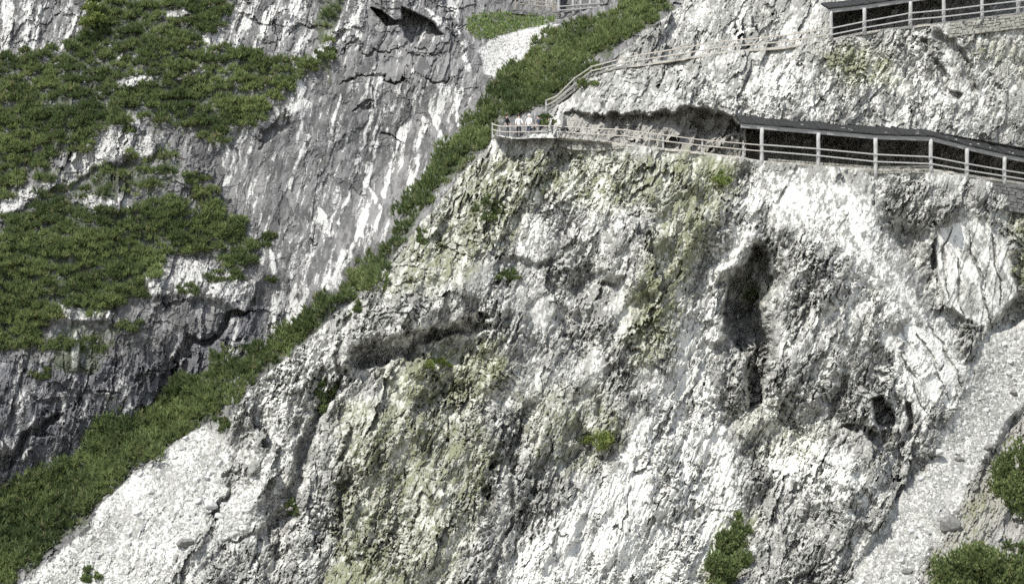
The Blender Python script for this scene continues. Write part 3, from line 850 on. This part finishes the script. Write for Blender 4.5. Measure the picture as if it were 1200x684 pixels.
def thicket(mask, name, label, spacing, r0, r1, tufts, hscale=0.8):
    L = Leaves()
    for (q, w) in pick(mask, spacing):
        p = surf(q, w)
        i = np.searchsorted(AX, q); j = np.searchsorted(AY, w)
        r = r0 + (r1 - r0) * (random.random() ** 1.4) * 1.2 - .1
        dome_leaves(L, (p.x, p.y - 0.05, p.z - 0.25 * r), r, r * hscale * random.uniform(0.8, 1.35), int(tufts * r * r * 1.15), 7,
                    0.42 + 0.75 * float(tint_f[j, i]) + random.uniform(-.26, .26), dry=random.choice((.02, .05, .15)))
    return tag(L.build(name, M_pine), label, "dwarf pine", kind="stuff")


nb = (1 - front)
thicket(np.clip(th_m[0] - holes, 0, 1) * nb, "dwarf_pine_thicket", "dark green dwarf pine thicket covering the upper slope above the pale outcrop", 11, .55, 1.05, 62)
thicket(th_m[1] * nb, "dwarf_pine_thicket", "dense dwarf pine thicket on the slope under the pale outcrop", 11, .55, 1.05, 62)
thicket(strip_m, "dwarf_pine_thicket", "long diagonal strip of dwarf pine along the gully beside the pale buttress", 9.5, .5, 1.35, 46, 1.15)
thicket(np.maximum(th_m[2], poly(GRP5, 4, .6)) * nb, "dwarf_pine_scrub", "thin patches of dwarf pine scrub between bare outcrops", 14, .4, .8, 50)

# single bushes
BUSH = [  # px, py, width px, height px, tint, label, category
    (692, 95, 30, 14, .45, "low round bush just below the upper path railing", "bush"),
    (316, 276, 36, 18, .25, "dark spreading bush at the right tip of the pine slope by the grey slab", "bush"),
    (270, 262, 34, 26, .5, "mid green pine bush above the small bush on the slab edge", "bush"),
    (314, 326, 16, 9, .15, "small dark bush on the slab edge above the white streaks", "bush"),
    (228, 206, 34, 18, .35, "round bush on bare rock between the two pine slopes", "bush"),
    (106, 400, 44, 22, .3, "bush beside the white rock pinnacle", "bush"),
    (64, 398, 40, 22, .3, "bush left of the white rock pinnacle", "bush"),
    (152, 376, 30, 18, .3, "bush at the foot of the big pine slope above the grey cliff", "bush"),
    (218, 336, 26, 16, .2, "dark bush on the knobbly outcrop above the diagonal overhang", "bush"),
    (262, 318, 46, 18, .35, "wide low bush along the top of the knobbly outcrop", "bush"),
    (50, 432, 30, 16, .3, "bush on the cliff edge below the pinnacle", "bush"),
    (150, 150, 20, 10, .2, "small dark bush on top of the pale outcrop", "bush"),
    (20, 252, 44, 16, .35, "bush at the foot of the pale outcrop on the far slope", "bush"),
    (56, 250, 34, 14, .25, "low dark bush below the pale outcrop", "bush"),
    (380, 56, 26, 22, .25, "dark bush on the ledge left of the cave hole", "bush"),
    (262, 492, 30, 16, .15, "dark bush at the tip of the white scree bank", "bush"),
    (108, 668, 24, 20, .3, "small bush on the lower scree bank", "bush"),
    (594, 318, 30, 18, .1, "dark bush in the recess below the yellowish rock", "bush"),
    (570, 238, 34, 30, .2, "dark pine bush on the left shoulder of the buttress", "bush"),
    (496, 272, 16, 22, .15, "narrow bush at the edge of the pine strip", "bush"),
    (384, 452, 30, 40, .12, "dark upright bush in the crevice left of the buttress", "bush"),
    (416, 356, 14, 20, .2, "small bush by the top of the crevice", "bush"),
    (346, 590, 22, 26, .2, "bush low in the crevice beside the scree bank", "bush"),
    (868, 612, 34, 34, .5, "green scrub patch at the upper end of the green streak beside the pale chute", "bush"),
    (856, 634, 40, 44, .5, "large green scrub patch in the middle of the green streak beside the pale chute", "bush"),
    (844, 664, 40, 48, .55, "green scrub patch at the bottom end of the green streak beside the pale chute", "bush"),
    (882, 344, 20, 18, .3, "mossy green bush inside the dark cleft", "bush"),
    (1196, 548, 62, 84, .5, "large green bush on the earth bank beside the scree", "bush"),
    (1152, 668, 112, 60, .5, "broad green bush at the bottom of the earth bank", "bush"),
    (1200, 640, 34, 34, .3, "bush between the two larger ones on the earth bank", "bush"),
    (702, 512, 44, 20, .65, "grassy tuft on the middle of the buttress", "plant"),
    (845, 205, 30, 16, .5, "green tuft below the end of the railing", "plant"),
    (512, 424, 36, 14, .6, "grassy tuft on the ledge under the dark overhang", "plant"),
    (636, 138, 36, 18, .25, "bush behind the walkers at the end of the path", "bush"),
]
for (q, w, wd, hg, tn, lab, cat_) in BUSH:
    p = surf(q, w + hg * 0.30)
    pxm = FPX / p.y
    r = wd / pxm / 2; h = hg / pxm
    L = Leaves()
    k = 5 + int(round(wd * hg / 180))
    for i in range(k):
        ox = random.uniform(-.85, .85) * r; oz = random.uniform(-.45, .5) * h * (1 - .5 * abs(ox) / r)
        pp = surf(q + ox * pxm, w + hg * 0.25 - oz * pxm)
        yy = pp.y if abs(pp.y - p.y) < 1.2 else p.y
        big = .14 if wd * hg > 1200 else 0
        rr = r * random.uniform(.22 + big, .5 + big); hh = h * random.uniform(.24 + big, .52 + big)
        dome_leaves(L, (p.x + ox, yy - 0.05, p.z + oz - h * 0.1), rr, hh, int(14 + 90 * rr * hh), 6, tn + random.uniform(-.2, .2), blen=.26)
    tag(L.build("bush" if cat_ == "bush" else "grass_tuft", M_pine if cat_ == "bush" else M_leaf, tuple(p)), lab, cat_)

# the light green leafy bush high on the left
L = Leaves()
for (q, w, r) in [(110, 22, .9), (118, 36, .9), (104, 40, .7), (114, 12, .7)]:
    p = surf(q, w)
    dome_leaves(L, (p.x, p.y - 1.1, p.z + .5), r, r * 1.1, 170, 7, .6, blen=.22, bw=.12)
tag(L.build("leafy_bush", M_leaf, tuple(surf(110, 40))), "yellow green leafy bush standing out of the dark pines near the top", "bush")

# grass in the high gully
L = Leaves()
gp = pick(grass_g * nb, 2.6)
P = np.array([tuple(surf(q, w)) for q, w in gp])
for k in range(8):
    n = len(P)
    A = rng.normal(size=(n, 3)) * 0.45 + np.array([0, -.1, 1]); A /= np.linalg.norm(A, axis=1, keepdims=True)
    L.add(P + rng.normal(size=P.shape) * .10, A, rng.uniform(.15, .38, n), rng.uniform(.06, .12, n), np.stack([rng.uniform(.2, .9, n), (rng.uniform(size=n) < .12) * .7], 1))
tag(L.build("grass", M_grass), "bright green grass patch above the small white scree", "grass", kind="stuff")


# ------------------------------------------------------------------ timber work
def beam_bm(a, b, w, h, taper=1.0, bm=None, up=Vector((0, 0, 1)), bev=0.012):
    own = bm is None
    bm = bm or bmesh.new()
    a, b = Vector(a), Vector(b)
    d = (b - a).normalized()
    s = d.cross(up)
    if s.length < 1e-3: s = Vector((1, 0, 0))
    s.normalize(); u = s.cross(d).normalized()
    vs = []
    for p, k in ((a, 1.0), (b, taper)):
        for (i, j) in ((-1, -1), (1, -1), (1, 1), (-1, 1)):
            vs.append(bm.verts.new(p + s * i * w / 2 * k + u * j * h / 2 * k))
    fs = [bm.faces.new([vs[i] for i in f]) for f in ((3, 2, 1, 0), (4, 5, 6, 7), (0, 1, 5, 4), (1, 2, 6, 5), (2, 3, 7, 6), (3, 0, 4, 7))]
    bmesh.ops.bevel(bm, geom=list({e for f in fs for e in f.edges}), offset=min(bev, w * .2, h * .2), segments=1, affect='EDGES')
    return bm


def log_bm(a, b, r, bm=None, n=9, wob=0.06, taper=0.92):
    """round pole with slight wobble"""
    bm = bm or bmesh.new()
    a, b = Vector(a), Vector(b)
    d = (b - a).normalized()
    s = d.cross(Vector((0.13, 1, 0.2))).normalized(); u = s.cross(d)
    rings = []
    k = 5
    for i in range(k + 1):
        t = i / k
        c = a.lerp(b, t) + (s * random.uniform(-1, 1) + u * random.uniform(-1, 1)) * r * wob * 2
        rr = r * (1 + (taper - 1) * t) * random.uniform(1 - wob, 1 + wob)
        rings.append([bm.verts.new(c + (s * math.cos(q) + u * math.sin(q)) * rr) for q in [2 * math.pi * j / n for j in range(n)]])
    for i in range(k):
        for j in range(n):
            bm.faces.new([rings[i][j], rings[i][(j + 1) % n], rings[i + 1][(j + 1) % n], rings[i + 1][j]])
    bm.faces.new(rings[0][::-1]); bm.faces.new(rings[-1])
    return bm


def rail_part(name, pts, w, h, m, parent):
    """one rail that follows the posts"""
    bm = bmesh.new()
    for a, b in zip(pts, pts[1:]):
        a = a + Vector((0, 0, random.uniform(-.012, .012)))
        beam_bm(a, b + (b - a).normalized() * 0.02, w, h, bm=bm)
    return bm_obj(name, bm, m, parent)


def fence(name, label, posts, rails, group=None, pw=0.13, rw=0.078, mp=M_post, mr=M_rail, skip=()):
    """posts: (px, top, bottom, Y); rails: list of lists of (px, py, Y)"""
    base = at(posts[0][0], posts[0][2], posts[0][3])
    t = empty(name, base)
    tag(t, label, "railing", group)
    for (q, y0, y1, Y) in posts:
        bm = beam_bm(at(q, y1, Y) - Vector((0, 0, .15)), at(q, y0, Y), pw * random.uniform(.9, 1.1), pw, .95, up=Vector((0, 1, 0)))
        bm_obj("post", bm, mp, t)
    for r in rails:
        rail_part("rail", [at(q, y, Y) for q, y, Y in r], rw * .7, rw, mr, t)
    return t


def loE(q): return edge(LOW, q)[1] - 0.10
def upE(q): return edge(UPP, q)[1] - 0.10


lp = [(577, 144, 160), (586, 147, 161), (598, 147, 163), (630, 146, 163), (656, 147, 162), (691, 149, 165), (732, 151, 168.5), (777, 157, 173.5), (823, 163, 178.5), (871, 167, 184)]
fence("path_railing", "pale timber railing along the open part of the lower path",
      [(q, a, b, loE(q)) for q, a, b in lp],
      [[(q, a + 1.2, loE(q) - .1) for q, a, b in lp] + [(891, 170, 114.8)],
       [(q, a + 1.2 + (b - a) * (.42), loE(q) - .1) for q, a, b in lp] + [(891, 177, 114.8)]])
up_ = [(640, 117, 129), (652, 112, 121), (673, 91, 105), (693, 77.5, 87), (736, 66, 77), (751, 63.5, 75.5), (790, 57, 70), (840, 48.5, 62), (883, 44.5, 58), (921, 40.5, 55), (963, 34, 48)]
fence("path_railing", "weathered timber railing climbing along the upper path to its roofed part",
      [(q, a, b, upE(q)) for q, a, b in up_],
      [[(q, a + 1, upE(q) - .1) for q, a, b in up_] + [(975, 32.5, 121)],
       [(q, a + 1 + (b - a) * .5, upE(q) - .1) for q, a, b in up_] + [(975, 40, 121)]], mr=M_rail, rw=.10)


def ribbon(name, line, depth, label):
    """level path on its ledge, with an edge of flat stones"""
    vs, fs = [], []
    pts = []
    q = line[0][0]
    while q <= 1320:
        y, Y = edge(line, q)
        p = at(q, y, Y - .12)
        pts.append(p + Vector((0, random.uniform(-.05, .05), random.uniform(-.025, .025)))); q += 5
    for p in pts:
        inner = p + Vector((0, depth, depth * 0.10))
        vs += [p + Vector((0, 0, .05)), inner, p + Vector((0, .02, -.13)), inner + Vector((0, 0, -.3))]
    for i in range(len(pts) - 1):
        a, b = 4 * i, 4 * i + 4
        fs += [(a, b, b + 1, a + 1), (a + 2, b + 2, b, a), (a + 1, b + 1, b + 3, a + 3), (a + 3, b + 3, b + 2, a + 2)]
    o = link_mesh(name, vs, fs, M_path)
    return tag(o, label, "path", kind="structure")


ribbon("path", LOW, 2.1, "narrow gravel path on the lower rock ledge")
ribbon("path_upper", UPP, 1.8, "narrow gravel path on the upper rock ledge")


def gallery(name, label, posts, rails, roof_px, ext, depth, rise, group):
    """posts (px, top, bottom, Y); roof_px: (px, py of the eave underside, Y)"""
    t = empty(name, at(posts[0][0], posts[0][2], posts[0][3]))
    tag(t, label, "gallery", group)
    O = [at(q, y, Y) for q, y, Y in roof_px]
    # beam under the eave
    bm = bmesh.new()
    for a, b in zip(O, O[1:]):
        beam_bm(a, b + (b - a).normalized() * .04, .18, .30, bm=bm)
    bm_obj("eave_beam", bm, M_beam, t)
    # lean-to roof in boards: each strip slightly uneven
    vs, fs = [], []
    for a, b in zip(O, O[1:]):
        L = (b - a).length; n = max(2, int(L / .45))
        for i in range(n):
            p0 = a.lerp(b, i / n); p1 = a.lerp(b, (i + .97) / n)
            o = random.uniform(-.03, .03); e = random.uniform(-.06, .05); k = len(vs)
            for p in (p0, p1):
                f = p + Vector((0, -.22 + e, .17 + o)); r_ = p + Vector((0, depth, .17 + rise + o))
                vs += [f, f + Vector((0, .02, .09)), r_, r_ + Vector((0, 0, .09))]
            fs += [(k, k + 4, k + 5, k + 1), (k + 1, k + 5, k + 7, k + 3), (k + 2, k + 6, k + 4, k), (k + 3, k + 7, k + 6, k + 2), (k, k + 1, k + 3, k + 2), (k + 4, k + 6, k + 7, k + 5)]
        # closed underlay
        k = len(vs)
        for p in (a, b):
            f = p + Vector((0, -.15, .13)); r_ = p + Vector((0, depth, .13 + rise))
            vs += [f, f + Vector((0, 0, .05)), r_, r_ + Vector((0, 0, .05))]
        fs += [(k, k + 4, k + 5, k + 1), (k + 1, k + 5, k + 7, k + 3), (k + 2, k + 6, k + 4, k), (k + 3, k + 7, k + 6, k + 2)]
    link_mesh("roof", vs, fs, M_roof, t)
    for (q, y0, y1, Y) in posts:
        bm_obj("post", log_bm(at(q, y1, Y) - Vector((0, 0, .3)), at(q, y0, Y), .155), M_post, t, smooth=True)
    for r in rails:
        rail_part("rail", [at(q, y, Y) for q, y, Y in r], .07, .10, M_post, t)
    return t


GP = [(893, 150, 191), (959, 156, 197), (1026, 162, 206), (1091, 163, 200), (1133, 174, 207), (1177, 184, 213)]
gposts = [(q, a, b, edge(LOW, q)[1] - .05) for q, a, b in GP + [(1225, 194, 222), (1275, 205, 230)]]


def lY(q, d=0.0): return edge(LOW, q)[1] + d


groof = [(q, y, lY(q)) for q, y in [(868, 147.5), (893, 149.5), (959, 155), (1026, 161), (1092, 163), (1133, 173.5), (1177, 183.5), (1225, 192.5), (1290, 206)]]
grail1 = [(q, y, lY(q, -.22)) for q, y in [(893, 169.5), (959, 174.5), (1026, 181), (1091, 184), (1133, 192), (1177, 199.5), (1225, 207)]]
grail2 = [(q, y, lY(q, -.22)) for q, y in [(893, 177), (959, 182.5), (1026, 189.5), (1091, 192), (1133, 199.5), (1177, 206.5), (1225, 214)]]
gallery("roofed_gallery", "long roofed timber gallery on the lower path below the white rock band", gposts, [grail1, grail2], groof, 0, 2.6, 1.0, "roofed galleries on the paths")
def uY(q): return edge(UPP, q)[1] - .05


GP2 = [(q, a, b, uY(q)) for q, a, b in [(974, 13, 42), (1013, 10, 37), (1067, 2, 30), (1106, -4, 26), (1151, -11, 20), (1193, -18, 15), (1240, -26, 9)]]
groof2 = [(q, y, uY(q)) for q, y in [(970, 13.5), (1013, 8.5), (1067, 0.5), (1106, -5), (1151, -12), (1193, -19), (1300, -36)]]
gr1 = [(q, y, uY(q) - .25) for q, y in [(974, 33.5), (1013, 25.5), (1067, 15.5), (1106, 12), (1151, 6.5), (1193, 1.5), (1240, -4)]]
gr2 = [(q, y, uY(q) - .25) for q, y in [(974, 41), (1013, 33), (1067, 23.5), (1106, 20), (1151, 14.5), (1193, 9.5), (1240, 4)]]
gallery("roofed_gallery", "roofed timber gallery on the upper path at the top corner", GP2, [gr1, gr2], groof2, 0, 2.6, 1.0, "roofed galleries on the paths")
GY = float(surf(668, 16).y) - .35
GP3 = [(655, -6, 12), (672, -8, 15), (681, -8, 13), (692, -9, 13), (702, -10, 8)]
gallery("roofed_gallery", "small distant gallery high in the gully behind the pines", [(q, a, b, GY) for q, a, b in GP3],
        [[(q, 8 - (q - 655) * .08, GY - .15) for q in (655, 672, 692, 704)], [(q, 12.5 - (q - 655) * .08, GY - .15) for q in (655, 672, 692, 704)]],
        [(650, -7, GY), (672, -9, GY), (712, -12, GY)], 0, 2.6, .8, "roofed galleries on the paths")
def bY(q, y, d): return float(surf(q, y).y) + d


fence("path_railing", "small distant railing above the grass patch in the high gully",
      [(q, a, b, bY(q, 14, -.4)) for q, a, b in [(604, -4, 11), (630, 1, 12), (648, 3, 13)]],
      [[(604, -2, bY(604, 14, -.5)), (630, 2.5, bY(630, 14, -.5)), (655, 4.5, bY(652, 14, -.5))], [(604, 4, bY(604, 14, -.5)), (630, 7, bY(630, 14, -.5)), (655, 9, bY(652, 14, -.5))]], mr=M_oldrail, mp=M_oldrail)


# ------------------------------------------------------------------ dry stone walls
def stone_wall(name, label, top, bot, thick, material, size=.42):
    """top / bot: matching lists of (px, py, Y); rough stones laid in courses"""
    T = [at(*p) for p in top]; B = [at(*p) for p in bot]
    bm = bmesh.new()
    for i in range(len(T) - 1):
        Lx = (T[i + 1] - T[i]).length
        H = max((T[i] - B[i]).length, (T[i + 1] - B[i + 1]).length)
        rows = max(1, int(H / (size * .62)))
        for r in range(rows):
            x = 0.0
            while x < 1:
                w = size * random.uniform(.6, 1.5) / Lx
                x1 = min(1.0, x + w)
                def P(tx, ty): return B[i].lerp(B[i + 1], tx).lerp(T[i].lerp(T[i + 1], tx), ty)
                y0, y1 = (r + random.uniform(-.25, .2)) / rows, (r + 1 + random.uniform(-.2, .25)) / rows
                y0, y1 = max(0, y0), min(1, y1)
                g = 0.04
                q = [P(x + (x1 - x) * g, y0 + (y1 - y0) * g), P(x1 - (x1 - x) * g, y0 + (y1 - y0) * g), P(x1 - (x1 - x) * g, y1 - (y1 - y0) * g), P(x + (x1 - x) * g, y1 - (y1 - y0) * g)]
                f = -random.uniform(.02, .10)
                fr = [bm.verts.new(v.lerp(sum(q, Vector()) / 4, .12) + Vector((random.uniform(-.02, .02), f, random.uniform(-.02, .02)))) for v in q]
                bk = [bm.verts.new(v + Vector((0, thick, 0))) for v in q]
                bm.faces.new(fr)
                for k in range(4): bm.faces.new([fr[k], bk[k], bk[(k + 1) % 4], fr[(k + 1) % 4]])
                x = x1
        # core
        c = [T[i], T[i + 1], B[i + 1], B[i]]
        v = [bm.verts.new(p + Vector((0, .03, 0))) for p in c] + [bm.verts.new(p + Vector((0, thick, 0))) for p in c]
        for k in ((0, 3, 2, 1), (4, 5, 6, 7), (0, 1, 5, 4), (3, 7, 6, 2)): bm.faces.new([v[t] for t in k])
    bmesh.ops.recalc_face_normals(bm, faces=bm.faces)
    o = bm_obj(name, bm, material)
    return tag(o, label, "wall")


def wl(xs, line, off, dY): return [(q, edge(line, q)[0] + off, edge(line, q)[1] + dY) for q in xs]


stone_wall("retaining_wall", "dark stone retaining wall under the upper gallery", wl((1112, 1150, 1200, 1250), UPP, 1.5, -.2), [(q, y, Y - .5) for q, y, Y in wl((1112, 1150, 1200, 1250), UPP, 18, -.2)], .6, M_stone)
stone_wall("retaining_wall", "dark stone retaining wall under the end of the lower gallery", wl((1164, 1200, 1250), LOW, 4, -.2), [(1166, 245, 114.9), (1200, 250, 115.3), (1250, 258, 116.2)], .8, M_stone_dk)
stone_wall("retaining_wall", "low stone retaining wall under the open railing beside the walkers", wl((638, 670, 700, 733), LOW, 2, -.16), [(638, 166, 116.7), (670, 176, 116.3), (700, 177, 116), (733, 174, 115.7)], .6, M_stone)
stone_wall("kerb_wall", "low stone kerb along the foot of the lower gallery", wl((900, 959, 1026, 1091), LOW, -4, .0), wl((900, 959, 1026, 1091), LOW, 5, -.1), .35, M_stone, .3)
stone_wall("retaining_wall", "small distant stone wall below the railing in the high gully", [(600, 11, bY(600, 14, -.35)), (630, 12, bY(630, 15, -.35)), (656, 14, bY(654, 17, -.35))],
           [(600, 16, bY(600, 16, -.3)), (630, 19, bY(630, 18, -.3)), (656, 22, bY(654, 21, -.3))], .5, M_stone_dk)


# ------------------------------------------------------------------ boulders
def boulder(q, w, wd, hg, label, material, name="boulder"):
    p = surf(q, w)
    k = FPX / p.y
    sx, sz = wd / k / 2, hg / k / 2
    bm = bmesh.new()
    for i in range(26):
        v = Vector((random.gauss(0, 1), random.gauss(0, 1), random.gauss(0, 1))).normalized()
        v *= random.uniform(.85, 1.05)
        bm.verts.new((v.x * sx, v.y * max(sx, sz) * .8, v.z * sz))
    r = bmesh.ops.convex_hull(bm, input=bm.verts)
    bmesh.ops.delete(bm, geom=[g for g in r['geom_interior'] if isinstance(g, bmesh.types.BMVert)], context='VERTS')
    bmesh.ops.bevel(bm, geom=bm.edges[:], offset=min(sx, sz) * .06, segments=1, affect='EDGES')
    o = bm_obj(name, bm, material)
    o.location = p + Vector((0, -max(sx, sz) * .25, sz * .1))
    o.rotation_euler = (random.uniform(-.2, .2), random.uniform(-.3, .3), 0)
    return tag(o, label, "rock")


boulder(1112, 614, 30, 26, "large dark angular boulder on the edge of the scree beside the earth bank", M_bould_dk)
boulder(1098, 529, 16, 10, "white flat boulder on the scree below the dark cleft", M_bould)
boulder(1124, 538, 13, 8, "small grey rock lying in the middle of the scree", M_bould_dk)
boulder(1158, 524, 14, 9, "dark rock on the scree near the large green bush", M_bould_dk)
boulder(1187, 460, 10, 8, "dark rock high on the scree near the frame edge", M_bould_dk)
boulder(1140, 572, 13, 7, "dark flat rock on the scree above the large angular boulder", M_bould_dk)
boulder(1120, 600, 9, 8, "small dark rock just above the large angular boulder", M_bould_dk)
boulder(1006, 588, 11, 8, "dark stone stuck in the pale rock below the dome", M_bould_dk)
boulder(1062, 668, 14, 8, "dark stone low on the scree near the broad bush", M_bould_dk)
boulder(246, 592, 20, 14, "white boulder half way down the bright scree bank", M_bould)
boulder(232, 586, 12, 9, "small white boulder left of the bigger one on the scree bank", M_bould)
boulder(256, 604, 13, 8, "grey boulder below the white one on the scree bank", M_bould)
boulder(218, 636, 26, 14, "dull grey boulder low on the bright scree bank", M_bould_dk)


# loose stones as one mass on each scree
def rubble(name, mask, spacing, s0, s1, label):
    bm = bmesh.new()
    for (q, w) in pick(mask, spacing):
        p = surf(q, w)
        s = min(.30, s0 * max(.05, random.random()) ** -.62)
        R = Matrix.Rotation(random.uniform(0, 6.3), 3, Vector((random.uniform(-1, 1), random.uniform(-1, 1), 1)).normalized())
        k = [bm.verts.new(p + R @ Vector((a * s * random.uniform(.6, 1.1), b * s * random.uniform(.5, 1), c * s * random.uniform(.4, .8)))) for a in (-1, 1) for b in (-1, 1) for c in (-1, 1)]
        for f in ((0, 1, 3, 2), (4, 6, 7, 5), (0, 4, 5, 1), (2, 3, 7, 6), (0, 2, 6, 4), (1, 5, 7, 3)):
            bm.faces.new([k[i] for i in f])
    return tag(bm_obj(name, bm, M_bould), label, "stones", kind="stuff")


rubble("scree_stones", scree_r * isL, 8, .032, .10, "loose grey stones strewn over the scree fan")
rubble("scree_stones", scree_l * isL, 8, .035, .11, "loose white stones strewn over the scree bank")

# stones lying on the lower roof
bm = bmesh.new()
for i in range(46):
    t = random.random()
    q = 880 + t * 320
    y = float(np.interp(q, [g_[0] for g_ in groof], [g_[1] for g_ in groof])); Y = float(np.interp(q, [g_[0] for g_ in groof], [g_[2] for g_ in groof]))
    d = random.uniform(0.1, 2.0)
    p = at(q, y, Y) + Vector((0, d, .30 + d * .80 / 2.6))
    s = random.uniform(.04, .11)
    k = [bm.verts.new(p + Vector((a * s * random.uniform(.7, 1.6), b * s, c * s * random.uniform(.5, .9)))) for a in (-1, 1) for b in (-1, 1) for c in (-1, 1)]
    for f in ((0, 1, 3, 2), (4, 6, 7, 5), (0, 4, 5, 1), (2, 3, 7, 6), (0, 2, 6, 4), (1, 5, 7, 3)):
        bm.faces.new([k[j] for j in f])
tag(bm_obj("roof_rubble", bm, M_bould), "pale stones fallen onto the dark roof of the lower gallery", "stones", kind="stuff")


# ------------------------------------------------------------------ people
def cloth(name, c): return plain(name, tuple(x * .85 for x in c), c, 8, .85, (1, 1, 1), 0)


M_skin = cloth("skin", (.48, .32, .24)); M_hair = cloth("dark_hair", (.035, .028, .022)); M_white = cloth("white_cotton", (.75, .75, .73))
M_black = cloth("black_fabric", (.03, .03, .035)); M_navy = cloth("navy_fabric", (.05, .06, .09)); M_beige = cloth("beige_fabric", (.42, .36, .28)); M_grey = cloth("grey_fabric", (.2, .2, .2))


def person(px, Y, label, shirt, trousers, turn, hgt=1.72, lean_arm=0.5, hat=None):
    fy, _ = edge(LOW, px)
    base = at(px, fy, Y); base.z += 0.06 + (Y - edge(LOW, px)[1]) * 0.0
    t = empty("person", base)
    tag(t, label, "person", "walkers at the end of the lower path")
    s = hgt / 1.72
    J = {'pel': (0, 0, .93), 'sp': (0, -.01, 1.12), 'ch': (0, -.01, 1.30), 'nk': (0, -.01, 1.46), 'hd0': (0, -.02, 1.55), 'hd1': (0, -.03, 1.66)}
    R = {'pel': .145, 'sp': .13, 'ch': .145, 'nk': .06, 'hd0': .085, 'hd1': .095}
    E = [('pel', 'sp'), ('sp', 'ch'), ('ch', 'nk'), ('nk', 'hd0'), ('hd0', 'hd1')]
    for sd_, k in (('l', -1), ('r', 1)):
        st_ = random.uniform(-.12, .12) * k
        a = lean_arm if k > 0 else lean_arm * .3
        elb = (k * .25, -.02 - .10 * a, 1.13 + .02 * a); wr = (k * (.25 - .05 * a), -.05 - .30 * a, .90 + .18 * a)
        J.update({'sh' + sd_: (k * .185, 0, 1.39), 'el' + sd_: elb, 'wr' + sd_: wr, 'pa' + sd_: (wr[0], wr[1] - .03, wr[2] - .07),
                  'hp' + sd_: (k * .10, 0, .88), 'kn' + sd_: (k * .11, -.03 + st_ * .5, .48), 'an' + sd_: (k * .11, .02 + st_, .09), 'to' + sd_: (k * .13, -.15 + st_, .035)})
        R.update({'sh' + sd_: .075, 'el' + sd_: .048, 'wr' + sd_: .033, 'pa' + sd_: .034, 'hp' + sd_: .095, 'kn' + sd_: .062, 'an' + sd_: .045, 'to' + sd_: .038})
        E += [('ch', 'sh' + sd_), ('sh' + sd_, 'el' + sd_), ('el' + sd_, 'wr' + sd_), ('wr' + sd_, 'pa' + sd_), ('pel', 'hp' + sd_), ('hp' + sd_, 'kn' + sd_), ('kn' + sd_, 'an' + sd_), ('an' + sd_, 'to' + sd_)]
        pa = J['pa' + sd_]
        for f in range(5):
            ox = (f - 2) * .017
            ln = (.06, .075, .08, .075, .055)[f] if f != 4 else .055
            nm = f'f{f}{sd_}'
            if f == 4:
                J[nm] = (pa[0] - k * .05, pa[1] - .02, pa[2] + .0)
            else:
                J[nm] = (pa[0] + ox, pa[1] - .02, pa[2] - ln)
            R[nm] = .009
            E.append(('pa' + sd_, nm))
    names = list(J)
    me = bpy.data.meshes.new("body")
    me.from_pydata([J[n] for n in names], [(names.index(a), names.index(b)) for a, b in E], [])
    o = bpy.data.objects.new("body", me); COL.objects.link(o)
    o.modifiers.new("skin", 'SKIN'); o.modifiers.new("sub", 'SUBSURF').render_levels = 1
    o.modifiers["sub"].levels = 1
    for i, n in enumerate(names):
        sv = me.skin_vertices[0].data[i]; sv.radius = (R[n], R[n] * (.75 if n in ('sp', 'ch', 'pel') else 1)); sv.use_root = (n == 'pel')
    dg = bpy.context.evaluated_depsgraph_get()
    nm_ = bpy.data.meshes.new_from_object(o.evaluated_get(dg))
    o.modifiers.clear(); o.data = nm_; bpy.data.meshes.remove(me)
    nm_.materials.clear()
    for m in (M_skin, shirt, trousers, M_black): nm_.materials.append(m)
    wz = [J['wrl'], J['wrr']]
    for p in nm_.polygons:
        c = p.center
        z = c.z
        hand = any((c - Vector(w)).length < .14 and abs(c.x) > .13 for w in wz)
        p.material_index = 0 if z > 1.47 or hand else (3 if z < .10 else (2 if z < .95 and abs(c.x) < .22 else 1))
        p.use_smooth = True
    # head: nose and ears as small bumps of the same mesh
    bm = bmesh.new(); bm.from_mesh(nm_)
    for v in bm.verts:
        if 1.585 < v.co.z < 1.635 and v.co.y < -.10 and abs(v.co.x) < .03: v.co.y -= .025
    bm.to_mesh(nm_); bm.free()
    o.parent = t
    # hair
    bm = bmesh.new(); bmesh.ops.create_icosphere(bm, subdivisions=2, radius=.112)
    for v in bm.verts:
        v.co.y *= 1.08
        if v.co.y < -.03 and v.co.z < .045: v.co.y = -.03 + v.co.y * .1
        if v.co.z < -.05: v.co.z = -.05 + (v.co.z + .05) * 1.2
    bmesh.ops.translate(bm, verts=bm.verts, vec=(0, -.015, 1.655))
    h = bm_obj("hat" if hat else "hair", bm, hat or M_hair, None, True); h.parent = t
    t.scale = (s, s, s); t.rotation_euler.z = turn
    return t


person(594, 118.3, "walker in dark jacket with dark hair at the far end of the railing", M_black, M_grey, 1.0)
person(608, 118.0, "walker in white shirt and dark trousers next to the dark jacket walker", M_white, M_black, .2, 1.74, .9)
person(620, 118.2, "walker in white top and pale hat in the middle of the group", M_white, M_navy, -.6, 1.78, .3, M_white)
person(631, 117.9, "walker in dark navy shirt just right of the white tops", M_navy, M_beige, -1.2, 1.66, .7)
person(643, 118.0, "rightmost walker leaning on the railing in a grey shirt", M_grey, M_black, .5, 1.5, 1.0)

bpy.context.view_layer.update()
